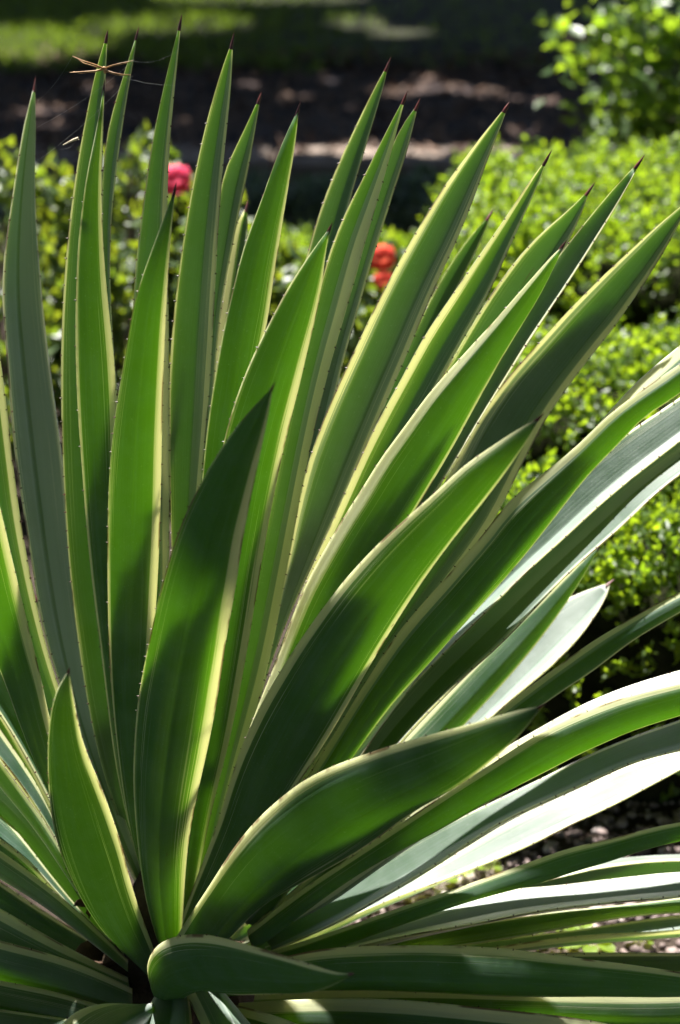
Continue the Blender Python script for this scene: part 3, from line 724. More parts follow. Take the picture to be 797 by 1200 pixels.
leaf([(-150, 560), (-120, 590), (-80, 640), (-40, 700), (-5, 765), (20, 810), (50, 870), (75, 930), (110, 1010), (150, 1085)],
     [(-151, 562), (-130, 630), (-95, 700), (-55, 760), (-20, 808), (0, 838), (15, 860), (30, 885), (45, 911), (58, 937), (75, 970), (100, 1020), (145, 1095)],
     -0.03, -0.02, 'B', m=(0.08, 0.24), roll=0.05, up=True)
leaf([(-170, 650), (-120, 690), (-70, 755), (-25, 818), (0, 854), (15, 873), (30, 896), (45, 921), (57, 943), (67, 967), (81, 1000), (105, 1045), (145, 1100)],
     [(-171, 652), (-135, 715), (-85, 780), (-30, 848), (0, 888), (20, 912), (40, 940), (60, 970), (76, 1000), (97, 1042), (140, 1105)],
     -0.03, 0.02, 'B', m=(0.14, 0.14), roll=0.055, up=True, prof=[(0, 0), (0.5, 0.14), (1, 0.0)])
leaf([(-180, 690), (-120, 740), (-60, 810), (-20, 862), (0, 890), (18, 914), (40, 945), (60, 974), (80, 1010), (105, 1050), (145, 1105)],
     [(-181, 693), (-130, 770), (-75, 835), (-25, 892), (0, 923), (20, 946), (40, 970), (60, 998), (80, 1030), (105, 1065), (145, 1115)],
     -0.05, -0.10, 'F', m=(0.12, 0.1))
leaf([(-190, 800), (-130, 840), (-80, 880), (-30, 925), (0, 950), (15, 966), (30, 985), (43, 1004), (65, 1035), (100, 1075), (145, 1115)],
     [(-191, 803), (-140, 865), (-85, 915), (-30, 962), (0, 985), (15, 995), (32, 1007), (52, 1026), (80, 1060), (140, 1120)],
     -0.03, 0.0, 'B', m=(0.1, 0.16), roll=0.055, up=True, prof=[(0, 0), (0.5, 0.13), (1, 0.0)])
leaf([(-190, 885), (-130, 918), (-70, 950), (-25, 980), (0, 997), (30, 1017), (60, 1040), (88, 1064), (115, 1092), (150, 1125)],
     [(-191, 888), (-140, 935), (-80, 975), (-25, 1013), (0, 1030), (30, 1048), (60, 1068), (90, 1090), (115, 1110), (150, 1135)],
     -0.06, -0.12, 'F', m=(0.10, 0.06))
leaf([(-200, 985), (-130, 1007), (-70, 1030), (-20, 1054), (0, 1065), (30, 1083), (60, 1100), (100, 1120), (150, 1145)],
     [(-201, 988), (-140, 1042), (-80, 1078), (-20, 1104), (0, 1112), (40, 1126), (80, 1138), (120, 1150), (155, 1162)],
     -0.05, -0.08, 'F', m=(0.12, 0.05), roll=-0.01)
leaf([(-200, 1050), (-130, 1065), (-70, 1082), (-20, 1097), (0, 1103), (40, 1113), (80, 1124), (120, 1140), (155, 1158)],
     [(-201, 1053), (-140, 1095), (-80, 1122), (-20, 1154), (0, 1160), (40, 1166), (80, 1172), (115, 1180), (155, 1188)],
     -0.08, -0.16, 'F', m=(0.07, 0.03))
leaf([(-200, 1110), (-130, 1120), (-60, 1136), (0, 1150), (40, 1157), (80, 1166), (120, 1178), (155, 1188)],
     [(-201, 1114), (-140, 1150), (-70, 1172), (0, 1194), (50, 1202), (100, 1208), (155, 1212)],
     -0.10, -0.20, 'F', m=(0.07, 0.03))
leaf([(-190, 1165), (-120, 1168), (-50, 1174), (0, 1182), (60, 1191), (110, 1200), (155, 1206)],
     [(-191, 1169), (-130, 1195), (-60, 1208), (0, 1212), (60, 1216), (110, 1218), (155, 1220)],
     -0.11, -0.24, 'F', m=(0.07, 0.03))

# ---- lower whorl, mostly hidden
for L_, R_, yb, yt, f in (
    ([(-190, 560), (-120, 640), (-50, 740), (10, 850), (60, 940), (110, 1020), (160, 1100)], [(-192, 562), (-140, 690), (-80, 800), (-15, 900), (40, 980), (100, 1060), (155, 1115)], 0.01, 0.14, 'B'),
    ([(-230, 720), (-150, 790), (-60, 880), (10, 960), (60, 1020), (110, 1075), (160, 1125)], [(-232, 723), (-170, 840), (-90, 930), (-10, 1010), (50, 1060), (100, 1100), (155, 1135)], 0.01, 0.12, 'B'),
    ([(-240, 880), (-150, 935), (-60, 990), (10, 1040), (60, 1075), (110, 1105), (160, 1135)], [(-242, 884), (-170, 975), (-90, 1040), (-10, 1085), (50, 1110), (100, 1130), (155, 1150)], 0.0, 0.08, 'B'),
    ([(-230, 1010), (-150, 1040), (-60, 1075), (20, 1105), (90, 1130), (160, 1155)], [(-232, 1014), (-170, 1080), (-80, 1120), (10, 1145), (80, 1160), (155, 1172)], -0.02, 0.02, 'B'),
    ([(445, 1042), (410, 1052), (370, 1068), (330, 1085), (290, 1105), (255, 1120)], [(446, 1044), (420, 1068), (385, 1090), (345, 1108), (300, 1125), (262, 1140)], 0.0, 0.06, 'B'),
    ([(420, 1000), (390, 1015), (350, 1040), (310, 1065), (275, 1090), (240, 1115)], [(421, 1002), (400, 1040), (365, 1068), (325, 1092), (285, 1110), (250, 1130)], 0.02, 0.16, 'B'),
    ([(40, 700), (60, 760), (85, 830), (110, 900), (140, 980), (175, 1080)], [(42, 700), (85, 760), (115, 830), (135, 900), (158, 980), (185, 1080)], 0.04, 0.16, 'B'),
    ([(700, 640), (640, 695), (580, 755), (530, 805), (480, 860), (400, 940), (300, 1070)], [(702, 642), (668, 705), (618, 768), (570, 823), (520, 875), (440, 955), (320, 1085)], 0.03, 0.20, 'F'),
    ([(520, 975), (480, 990), (430, 1015), (370, 1050), (310, 1085), (250, 1120)], [(521, 978), (500, 1010), (450, 1045), (390, 1078), (330, 1105), (265, 1135)], 0.02, 0.10, 'F'),
    ([(-200, 760), (-100, 830), (0, 905), (40, 945), (80, 1000), (140, 1100)], [(-202, 765), (-120, 870), (-20, 950), (20, 990), (60, 1035), (130, 1112)], 0.0, 0.04, 'F'),
    ([(-210, 830), (-100, 900), (0, 970), (50, 1010), (95, 1055), (150, 1120)], [(-212, 835), (-120, 935), (-20, 1005), (30, 1040), (80, 1080), (145, 1130)], 0.0, 0.03, 'F'),
    ([(330, 1420), (290, 1330), (260, 1260), (240, 1210), (225, 1180), (215, 1160)], [(332, 1422), (350, 1360), (345, 1300), (325, 1240), (295, 1200), (265, 1170)], -0.12, -0.40, 'F'),
    ([(560, 1330), (480, 1270), (410, 1225), (340, 1195), (285, 1180), (240, 1170)], [(560, 1334), (510, 1315), (440, 1285), (370, 1255), (305, 1225), (260, 1195)], -0.11, -0.34, 'F'),
    ([(140, 1430), (135, 1330), (145, 1260), (160, 1210), (175, 1180), (185, 1160)], [(142, 1432), (205, 1360), (225, 1290), (228, 1235), (225, 1190), (220, 1165)], -0.12, -0.40, 'F')):
    leaf(L_, R_, yb, yt, f, m=(0.12, 0.08), pw=1.0)

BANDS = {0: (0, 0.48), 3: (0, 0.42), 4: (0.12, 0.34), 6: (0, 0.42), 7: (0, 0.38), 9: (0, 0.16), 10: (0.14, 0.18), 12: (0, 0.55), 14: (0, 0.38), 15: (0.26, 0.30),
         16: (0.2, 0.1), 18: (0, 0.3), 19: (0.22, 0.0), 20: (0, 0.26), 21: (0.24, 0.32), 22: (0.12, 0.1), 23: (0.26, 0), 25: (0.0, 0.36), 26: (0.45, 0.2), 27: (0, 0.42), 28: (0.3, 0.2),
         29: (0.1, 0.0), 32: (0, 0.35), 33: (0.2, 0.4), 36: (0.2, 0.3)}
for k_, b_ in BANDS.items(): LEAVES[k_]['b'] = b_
agave = empty('agave', (CORE.x, CORE.y, 0))
tag(agave, 'large agave with green sword leaves edged in cream, filling the foreground', 'agave')
bpy.context.view_layer.update()
for s in LEAVES:
    make_leaf(s, agave)

# short scarred stem that carries the leaves
sv, sf = [], []
n = 20
hz = CORE.z
rings = [(-0.03, 0.10), (0.03, 0.085), (hz * 0.4, 0.075), (hz * 0.8, 0.078), (hz + 0.02, 0.062), (hz + 0.07, 0.04), (hz + 0.11, 0.018)]
for k, (z, r) in enumerate(rings):
    for i in range(n):
        a = 2 * math.pi * i / n + (k % 2) * math.pi / n
        rr = r * rng.uniform(0.92, 1.08)
        sv.append((CORE.x + rr * math.cos(a), CORE.y + rr * math.sin(a), z))
sv.append((CORE.x, CORE.y, hz + 0.12))
for k in range(len(rings) - 1):
    for i in range(n):
        sf.append((k * n + i, k * n + (i + 1) % n, (k + 1) * n + (i + 1) % n, (k + 1) * n + i))
for i in range(n):
    sf.append(((len(rings) - 1) * n + i, (len(rings) - 1) * n + (i + 1) % n, len(sv) - 1))
link('stem', mesh('stem', sv, sf, True), M['stem'], agave)
for i in range(26):
    a = i * 2.39996
    z0 = 0.02 + (hz + 0.0) * i / 26
    out_ = Vector((math.cos(a), math.sin(a), 0)); side = Vector((-math.sin(a), math.cos(a), 0))
    ln_, wd_, el_ = rng.uniform(0.05, 0.09), rng.uniform(0.045, 0.07), rng.uniform(0.15, 0.7)
    vs, fs = [], []
    for j in range(6):
        t_ = j / 5
        w_ = wd_ * (1 - 0.75 * t_ ** 1.4) * rng.uniform(0.85, 1.1)
        c_ = Vector((CORE.x, CORE.y, z0)) + out_ * (0.055 + ln_ * t_ * math.cos(el_)) + Vector((0, 0, ln_ * t_ * math.sin(el_) - 0.03 * t_ * t_))
        for q in (-1, -0.5, 0, 0.5, 1):
            vs.append(c_ + side * w_ * 0.5 * q + Vector((0, 0, 0.02 * q * q * (1 - t_) + rng.uniform(-0.003, 0.003))) - out_ * 0.012 * q * q)
    for j in range(5):
        for q in range(4):
            fs.append((j * 5 + q, j * 5 + q + 1, (j + 1) * 5 + q + 1, (j + 1) * 5 + q))
    o = link('leaf_stub', mesh('leaf_stub', vs, fs, True), M['dry'], agave)
    md = o.modifiers.new('thickness', 'SOLIDIFY'); md.thickness = 0.004


# ------------------------------------------------------------------ leafy things
def leaf_quads(P, A, S, length, width, fold=0.25):
    """P (n,3) leaf bases, A axis unit, S side unit -> kite-shaped folded leaves, 4 verts / 2 tris each + tip droop"""
    n = len(P)
    Nn = np.cross(A, S)
    l = length[:, None]; w = width[:, None]
    v0 = P
    v1 = P + A * l * 0.45 + S * w * 0.5 + Nn * w * fold
    v2 = P + A * l - Nn * l * 0.08
    v3 = P + A * l * 0.45 - S * w * 0.5 + Nn * w * fold
    V = np.stack([v0, v1, v2, v3], 1).reshape(-1, 3)
    b = (np.arange(n) * 4)[:, None]
    F = np.concatenate([b + np.array([[0, 1, 2]]), b + np.array([[0, 2, 3]])], 1).reshape(-1, 3)
    return V, F


def unit(a):
    return a / np.maximum(1e-9, np.linalg.norm(a, axis=-1, keepdims=True))


def shoots(C, D, per, ln, wd, spread=0.9, length=0.05, rg=nrng):
    """clusters of leaves along short shoots: C (n,3) shoot bases, D (n,3) directions"""
    n = len(C)
    t = rg.uniform(0.1, 1.0, (n, per))
    P = C[:, None, :] + D[:, None, :] * (t * length)[:, :, None]
    rnd = unit(rg.normal(size=(n, per, 3)))
    A = unit(D[:, None, :] * 0.55 + rnd * spread)
    S = unit(np.cross(A, rg.normal(size=(n, per, 3))))
    # leaves tend to lie with their faces upwards
    up = np.array([0, 0, 1.0])
    S2 = unit(np.cross(A, up) + 1e-3)
    k = rg.uniform(0, 1, (n, per, 1))
    S = unit(S * (1 - k) + S2 * k)
    S = unit(S - A * np.sum(S * A, -1, keepdims=True))
    m = n * per
    return leaf_quads(P.reshape(m, 3), A.reshape(m, 3), S.reshape(m, 3), rg.uniform(0.7, 1.2, m) * ln, rg.uniform(0.7, 1.15, m) * wd)


def bumps(P, seed, f=5.0):
    r = np.random.default_rng(seed)
    s = np.zeros(len(P))
    for k in range(5):
        w = r.normal(size=3) * f * (1 + 0.6 * k)
        s += np.sin(P @ w + r.uniform(0, 6)) / (1 + 0.5 * k)
    return s / 2.2


def hedge(name, label, x0, x1, y0, y1, h, mat, nshoot, seed, ln=0.017, wd=0.010, per=10, rough=0.035, shoot=0.05, front=0.5, cat='hedge', round_=0.10):
    root = empty(name, ((x0 + x1) / 2, (y0 + y1) / 2, 0))
    tag(root, label, cat)
    rg = np.random.default_rng(seed)
    # points on the clipped box: top, front, back, ends, weighted by area
    W, D = x1 - x0, y1 - y0
    areas = np.array([W * D, W * h, W * h * 0.5, D * h, D * h])
    areas[1] *= front; areas[3] *= front
    cnt = (areas / areas.sum() * nshoot).astype(int)
    pts, nor = [], []
    for s, c in enumerate(cnt):
        a, b = rg.uniform(0, 1, c), rg.uniform(0, 1, c)
        if s == 0: p = np.stack([x0 + a * W, y0 + b * D, np.full(c, h)], 1); nn = [0, 0, 1]
        if s == 1: p = np.stack([x0 + a * W, np.full(c, y0), 0.02 + b ** 0.75 * (h - 0.02)], 1); nn = [0, -1, 0.25]
        if s == 2: p = np.stack([x0 + a * W, np.full(c, y1), h * (0.5 + 0.5 * b)], 1); nn = [0, 1, 0.25]
        if s == 3: p = np.stack([np.full(c, x0), y0 + a * D, 0.02 + b * (h - 0.02)], 1); nn = [-1, 0, 0.25]
        if s == 4: p = np.stack([np.full(c, x1), y0 + a * D, 0.02 + b * (h - 0.02)], 1); nn = [1, 0, 0.25]
        pts.append(p); nor.append(np.tile(np.array(nn, float), (c, 1)))
    P, Nn = np.concatenate(pts), unit(np.concatenate(nor))
    # round the edges towards an inner box
    cen = np.stack([np.clip(P[:, 0], x0 + round_, x1 - round_), np.clip(P[:, 1], y0 + round_, y1 - round_), np.clip(P[:, 2], -1, h - round_)], 1)
    dv = unit(P - cen)
    P = cen + dv * np.minimum(np.linalg.norm(P - cen, axis=1), round_)[:, None]
    Nn = unit(Nn * 0.4 + dv)
    P = P + Nn * (bumps(P, seed) * rough * 1.3 - rg.uniform(0, 0.06, len(P)))[:, None]
    P[:, 2] = np.maximum(P[:, 2], 0.015)
    D_ = unit(Nn + np.array([0, 0, 0.55]) + rg.normal(size=P.shape) * 0.35)
    V, F = shoots(P, D_, per, ln, wd, 0.95, shoot, rg)
    V[:, 2] = np.maximum(V[:, 2], 0.004)
    tag(link('foliage', mesh_np('foliage', V, F), mat, root), kind='stuff')
    # twiggy inside
    ins = 0.055
    nx, ny, nz = max(4, int(W / 0.06)), max(3, int(D / 0.06)), max(3, int(h / 0.06))
    g, f = [], []

    def grid(fn, a, b):
        k = len(g)
        for j in range(b + 1):
            for i in range(a + 1):
                q = np.array(fn(i / a, j / b))
                g.append(q)
        for j in range(b):
            for i in range(a):
                f.append((k + j * (a + 1) + i, k + j * (a + 1) + i + 1, k + (j + 1) * (a + 1) + i + 1, k + (j + 1) * (a + 1) + i))
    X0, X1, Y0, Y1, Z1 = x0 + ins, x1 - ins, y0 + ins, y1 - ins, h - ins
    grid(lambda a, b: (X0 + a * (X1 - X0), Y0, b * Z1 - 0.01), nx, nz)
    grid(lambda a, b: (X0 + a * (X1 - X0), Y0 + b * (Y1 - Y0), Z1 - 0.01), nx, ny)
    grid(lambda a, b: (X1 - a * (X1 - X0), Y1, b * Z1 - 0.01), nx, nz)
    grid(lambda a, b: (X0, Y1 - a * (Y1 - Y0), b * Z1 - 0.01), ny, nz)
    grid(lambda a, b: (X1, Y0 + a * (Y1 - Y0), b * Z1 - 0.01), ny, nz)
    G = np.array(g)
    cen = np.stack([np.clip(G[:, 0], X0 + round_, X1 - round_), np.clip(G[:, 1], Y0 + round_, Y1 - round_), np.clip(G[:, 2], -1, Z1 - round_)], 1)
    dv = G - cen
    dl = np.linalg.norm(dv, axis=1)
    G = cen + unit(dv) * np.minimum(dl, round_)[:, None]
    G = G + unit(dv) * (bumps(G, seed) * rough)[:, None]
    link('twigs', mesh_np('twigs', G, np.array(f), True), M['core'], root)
    return root


hedge('clipped_hedge', 'low clipped box hedge nearest the gravel, dark and open at its foot', 0.10, 1.9, 2.17, 2.52, 0.36, M['box'], 4600, 11, ln=0.015, wd=0.0088, rough=0.03)
hedge('clipped_hedge', 'middle clipped box hedge with a sunlit yellow-green top', 0.12, 2.2, 2.62, 3.02, 0.42, M['box'], 5000, 12, ln=0.0155, wd=0.009, rough=0.03)
hedge('clipped_hedge', 'wide mounded bright lime hedge beside the leafy shrub, below the dark path', 0.22, 2.6, 3.30, 4.15, 0.50, M['box'], 10000, 13, ln=0.0155, wd=0.009, rough=0.03, round_=0.16)
hedge('low_hedge', 'low grey-green hedge in front of the tan kerb stones', -2.4, 1.4, 5.25, 5.72, 0.115, M['box_dark'], 6000, 14, ln=0.030, wd=0.018, rough=0.03)
hedge('ground_hedge', 'knee-high yellow-green hedge between the roses and the low grey hedge', -0.55, 0.75, 3.75, 4.45, 0.24, M['box'], 5500, 15, ln=0.017, wd=0.010, rough=0.035)


# rose bushes
def tube(vs, fs, pts, r0, r1, n=6):
    k = len(vs)
    for i, p in enumerate(pts):
        tan = (pts[min(i + 1, len(pts) - 1)] - pts[max(i - 1, 0)]).normalized()
        s = tan.orthogonal().normalized(); t = tan.cross(s)
        r = r0 + (r1 - r0) * i / (len(pts) - 1)
        for q in range(n):
            a = 2 * math.pi * q / n
            vs.append(p + (s * math.cos(a) + t * math.sin(a)) * r)
    for i in range(len(pts) - 1):
        for q in range(n):
            fs.append((k + i * n + q, k + i * n + (q + 1) % n, k + (i + 1) * n + (q + 1) % n, k + (i + 1) * n + q))


def flower(loc, r, mat, parent, seed):
    rr = random.Random(seed)
    vs, fs = [], []
    c0 = Vector(loc)
    for ring, (cnt, rad, th0, th1) in enumerate(((5, 1.0, 0.75, 2.3), (5, 0.86, 0.55, 2.1), (4, 0.68, 0.40, 1.9), (3, 0.45, 0.25, 1.7))):
        for i in range(cnt):
            a = 2 * math.pi * i / cnt + ring * 0.7 + rr.uniform(-0.15, 0.15)
            hw = math.pi / cnt * 1.35
            k = len(vs)
            for jj in range(5):
                th = th1 + (th0 - th1) * jj / 4
                for q in (-1, -0.5, 0, 0.5, 1):
                    az = a + hw * q * (1 - 0.25 * (jj == 4))
                    R_ = rad * r * (1 + 0.10 * (jj >= 3) * (1 - abs(q)) - 0.06 * q)
                    vs.append(c0 + Vector((R_ * math.sin(th) * math.cos(az), R_ * math.sin(th) * math.sin(az), R_ * 1.05 * math.cos(th) + 0.12 * r * (abs(q) < 0.3) * (jj == 4))))
            for jj in range(4):
                for q in range(4):
                    fs.append((k + jj * 5 + q, k + jj * 5 + q + 1, k + (jj + 1) * 5 + q + 1, k + (jj + 1) * 5 + q))
    return link('flower', mesh('flower', vs, fs, True), mat, parent)


def rose_bush(label, cx, cy, rx, ry, z0, z1, seed, nsh, flowers, mat=None):
    root = empty('rose_bush', (cx, cy, 0))
    tag(root, label, 'rose bush', 'rose bushes in the bed behind the agave')
    rg = np.random.default_rng(seed); rr = random.Random(seed)
    base = Vector((cx, cy, 0))
    C, D = [], []
    ns = 9
    for i in range(ns):
        a = 2 * math.pi * i / ns + rr.uniform(-0.3, 0.3)
        e = Vector((cx + rx * 0.75 * math.cos(a) * rr.uniform(0.4, 1), cy + ry * 0.75 * math.sin(a) * rr.uniform(0.4, 1), z1 * rr.uniform(0.75, 0.98)))
        vs, fs = [], []
        pts = [base.lerp(e, t) + Vector((0, 0, 0.06 * math.sin(t * 3.1))) for t in np.linspace(0, 1, 6)]
        pts[0] = pts[0] + Vector((rr.uniform(-.02, .02), rr.uniform(-.02, .02), -0.01))
        tube(vs, fs, pts, 0.007, 0.003)
        link('stem', mesh('stem', vs, fs, True), M['twig'], root)
    # leafy outer volume
    k = 0
    while k < nsh:
        v = unit(rg.normal(size=3)); r = rg.uniform(0.45, 1.0) ** 0.6
        p = np.array([cx + v[0] * rx * r, cy + v[1] * ry * r, z0 + (z1 - z0) * (0.5 + 0.5 * v[2] * r)])
        if bumps(p[None], seed, 7.0)[0] < -0.12: continue
        C.append(p); D.append(unit(np.array([v[0], v[1], v[2] * 0.5 + 0.7]))); k += 1
    V, F = shoots(np.array(C), np.array(D), 8, 0.033, 0.020, 1.0, 0.08, rg)
    V[:, 2] = np.maximum(V[:, 2], 0.01)
    tag(link('foliage', mesh_np('foliage', V, F), mat or M['rose_leaf'], root), kind='stuff')
    for (px, py, Y, r, m) in flowers:
        p = at(px, py, Y)
        vs, fs = [], []
        b2 = Vector((cx + (p.x - cx) * 0.6, cy + (p.y - cy) * 0.6, z0 + 0.1))
        tube(vs, fs, [b2.lerp(p, t) for t in np.linspace(0, 1, 4)], 0.004, 0.0025)
        link('stem', mesh('stem', vs, fs, True), M['twig'], root)
        flower(p, r * 0.95, m, root, seed + int(px))
    return root


def bush_at(px0, px1, ytop, Y):
    a, b = at(px0, ytop, Y), at(px1, ytop, Y)
    return (a.x + b.x) / 2, (b.x - a.x) / 2, a.z


cx, rx, zt = bush_at(-120, 75, 205, 3.5)
rose_bush('leafy rose bush without flowers behind the blue-grey agave leaf', cx, 3.5, rx, 0.30, 0.03, zt, 21, 330, [])
cx, rx, zt = bush_at(60, 205, 192, 3.6)
rose_bush('rose bush with yellowish young tips behind the upright agave leaves', cx, 3.65, rx, 0.30, 0.03, zt, 22, 360, [])
cx, rx, zt = bush_at(170, 330, 225, 3.5)
rose_bush('rose bush carrying one pink bloom', cx, 3.45, rx, 0.28, 0.03, zt, 23, 330, [(205, 212, 3.40, 0.029, M['rose_pink'])])
cx, rx, zt = bush_at(400, 530, 330, 3.2)
rose_bush('small rose bush with red-orange blooms in front of the yellow-green hedge', cx, 3.2, rx, 0.2, 0.03, zt, 24, 160,
          [(447, 303, 3.15, 0.0235, M['rose_red']), (449, 330, 3.12, 0.017, M['rose_red']), (462, 362, 3.1, 0.012, M['rose_red'])])

# leafy shrub, top right
SH = at(845, 200, 4.55)
shrub = empty('leafy_shrub', (SH.x, 4.55, 0))
tag(shrub, 'leafy shrub with glossy backlit leaves overhanging the lime hedge', 'shrub')
rr = random.Random(5)
stems = [[(845, 250), (835, 120), (820, 0), (800, -90)], [(838, 170), (790, 110), (740, 75), (700, 50), (655, 42)], [(840, 190), (780, 150), (725, 128), (680, 128)],
         [(830, 90), (780, 40), (735, 10), (715, -40)], [(838, 150), (800, 95), (765, 60), (742, 30)], [(838, 200), (800, 170), (760, 150), (735, 152)]]
branch_pts = []
for k, st in enumerate(stems):
    pts = [at(p[0], p[1], 4.55 + rr.uniform(-0.10, 0.10) * (i > 0)) for i, p in enumerate(st)]
    A = np.array(pts)
    fine = [Vector(A[0]).lerp(Vector(A[1]), t) if False else Vector([np.interp(t * (len(A) - 1), range(len(A)), A[:, q]) for q in range(3)]) for t in np.linspace(0, 1, 12)]
    if k == 0:
        fine = [Vector((SH.x, 4.55, -0.01)), Vector((SH.x + 0.01, 4.56, 0.1))] + fine
    vs, fs = [], []
    tube(vs, fs, fine, 0.016 if k == 0 else 0.006, 0.0025)
    link('trunk' if k == 0 else 'branch', mesh('branch', vs, fs, True), M['twig'], shrub)
    branch_pts.append(fine)
# one shared leaf shape, copied: the leaves that show largest are parts of their own
lv, lf = [], []
for j, (t, w) in enumerate(((0, 0.04), (0.2, 0.36), (0.45, 0.5), (0.7, 0.42), (0.9, 0.18), (1.0, 0.01))):
    for q in (-1, 0, 1):
        lv.append((q * w * 0.66, t, 0.16 * w * abs(q) - 0.10 * t * t))
for j in range(5):
    for q in range(2):
        lf.append((j * 3 + q, j * 3 + q + 1, (j + 1) * 3 + q + 1, (j + 1) * 3 + q))
shrub_leaf = mesh('shrub_leaf', lv, lf, True)
shrub_leaf.materials.append(M['shrub_leaf'])
bpy.context.view_layer.update()
leaf_count = 0
spots = []
for k, fine in enumerate(branch_pts):
    a0 = 4 if k == 0 else 1
    for c in range(95 if k else 110):
        t = rr.uniform(a0, len(fine) - 1)
        i = min(int(t), len(fine) - 2)
        p = fine[i].lerp(fine[i + 1], t - i)
        spots.append((p + Vector((rr.gauss(0, 0.032), rr.gauss(0, 0.05), rr.gauss(0, 0.032))), k))
rr.shuffle(spots)
for p, k in spots:
    if leaf_count < 300:
        o = bpy.data.objects.new('leaf', shrub_leaf)
        COL.objects.link(o)
        o.parent = shrub
        o.matrix_parent_inverse = shrub.matrix_basis.inverted()
        o.location = p
        s = rr.uniform(0.036, 0.054)
        o.scale = (s, s, s)
        o.rotation_euler = (rr.uniform(-0.5, 0.9), rr.uniform(-0.6, 0.6), rr.uniform(0, 6.28))
        leaf_count += 1
P = np.array([tuple(p) for p, k in spots[300:]])
if len(P):
    V, F = shoots(P, unit(nrng.normal(size=P.shape) + np.array([0, 0, 0.6])), 2, 0.046, 0.030)
    tag(link('foliage', mesh_np('foliage', V, F), M['shrub_leaf'], shrub), kind='stuff')


# ------------------------------------------------------------------ shade trees beyond the frame; gaps in the crowns let sun flecks through
def ground_at(px, py):
    a = at(px, py, 1.0); d = a - Vector((0, 0, CAM_H))
    return Vector((0, 0, CAM_H)) + d * (-CAM_H / d.z)


GAPS = []                                  # sun flecks: ground centre, half sizes
for px, py, wx, wy in ((50, 58, 70, 17), (10, 62, 40, 14), (200, 34, 75, 8), (420, 30, 30, 6), (470, 43, 35, 4), (250, 4, 60, 5), (340, 2, 70, 4),
                       (460, 112, 45, 6), (390, 97, 20, 4), (530, 108, 35, 5), (580, 116, 30, 4), (350, 120, 40, 4), (300, 100, 25, 4), (30, 135, 30, 5), (75, 133, 22, 4), (790, 145, 20, 4),
                       (455, 201, 95, 8), (575, 199, 45, 7), (335, 201, 40, 6), (215, 150, 16, 4), (500, 98, 25, 3), (420, 128, 30, 3), (640, 122, 30, 4), (610, 160, 35, 4), (480, 150, 20, 3), (120, 108, 30, 3), (160, 140, 20, 3), (60, 150, 40, 3), (280, 128, 18, 3)):
    g = ground_at(px, py); gx = ground_at(px + wx, py); gy = ground_at(px, max(-60, py - wy)); gy2 = ground_at(px, py + wy)
    k_ = 1.75 if py < 80 else 1.2
    GAPS.append((g.x, (gy.y + gy2.y) / 2, abs(gx.x - g.x) * k_, abs(gy.y - gy2.y) / 2 * k_))
SUNLIT_Y = 5.2                             # nearer than this the beds lie in full sun


def shade_tree(label, tx, ty, cx, cy, cz, rad, hgt, seed, nclump, near=False, side=False):
    root = empty('shade_tree', (tx, ty, 0))
    tag(root, label, 'tree')
    rr = random.Random(seed); rg = np.random.default_rng(seed)
    vs, fs = [], []
    top = Vector((cx, cy, cz - hgt * 0.2))
    tube(vs, fs, [Vector((tx, ty, -0.1)), Vector((tx, ty, 1.2)), Vector((tx, ty, 2.4)).lerp(top, 0.1), Vector((tx, ty, 2.6)).lerp(top, 0.5), top], 0.24, 0.10, 10)
    link('trunk', mesh('trunk', vs, fs, True), M['twig'], root)
    for i in range(9):
        a = 2 * math.pi * i / 9
        e = Vector((cx + rad * 0.8 * math.cos(a), cy + rad * 0.8 * math.sin(a), cz + rr.uniform(-0.3, 0.4) * hgt))
        s = Vector((tx, ty, 2.6)).lerp(top, rr.uniform(0.2, 0.8))
        vs, fs = [], []
        tube(vs, fs, [s.lerp(e, t) + Vector((0, 0, 0.3 * math.sin(3.1 * t))) for t in np.linspace(0, 1, 5)], 0.07, 0.02, 7)
        link('limb', mesh('limb', vs, fs, True), M['twig'], root)
    C = []
    while len(C) < nclump:
        v = rg.uniform(-1, 1, 3)
        if np.linalg.norm(v) > 1: continue
        C.append((cx + v[0] * rad, cy + v[1] * rad, cz + v[2] * hgt))
    C = np.array(C)
    D = unit(rg.normal(size=C.shape) + np.array([0, 0, 0.4]))
    V, F = shoots(C, D, 6, 0.26, 0.17, 1.0, 0.4, rg)
    # where the sun comes through
    cen = V.reshape(-1, 4, 3).mean(1)
    gx = cen[:, 0] - SUN.x / SUN.z * cen[:, 2]
    gy = cen[:, 1] - SUN.y / SUN.z * cen[:, 2]
    if near: keep = gy < 1.05 - 0.16 * gx + 0.05 * np.sin(gx * 9 + 1) + 0.04 * np.sin(gx * 23)
    elif side: keep = ~((np.abs(gx) < 3.0) & (gy > 0.6) & (gy < SUNLIT_Y))
    else: keep = gy > SUNLIT_Y
    for (x, y, a, b) in GAPS:
        keep &= ((gx - x) / (a * 0.85 + 0.02)) ** 2 + ((gy - y) / (b * 0.8 + 0.05)) ** 2 > 1.0
    # crown stays above and behind the camera's view
    keep &= cen[:, 2] > CAM_H + 0.6
    idx = np.nonzero(keep)[0]
    V2 = V.reshape(-1, 4, 3)[idx].reshape(-1, 3)
    b = (np.arange(len(idx)) * 4)[:, None]
    F2 = np.concatenate([b + np.array([[0, 1, 2]]), b + np.array([[0, 2, 3]])], 1).reshape(-1, 3)
    tag(link('crown', mesh_np('crown', V2, F2), M['tree_leaf'], root), kind='stuff')


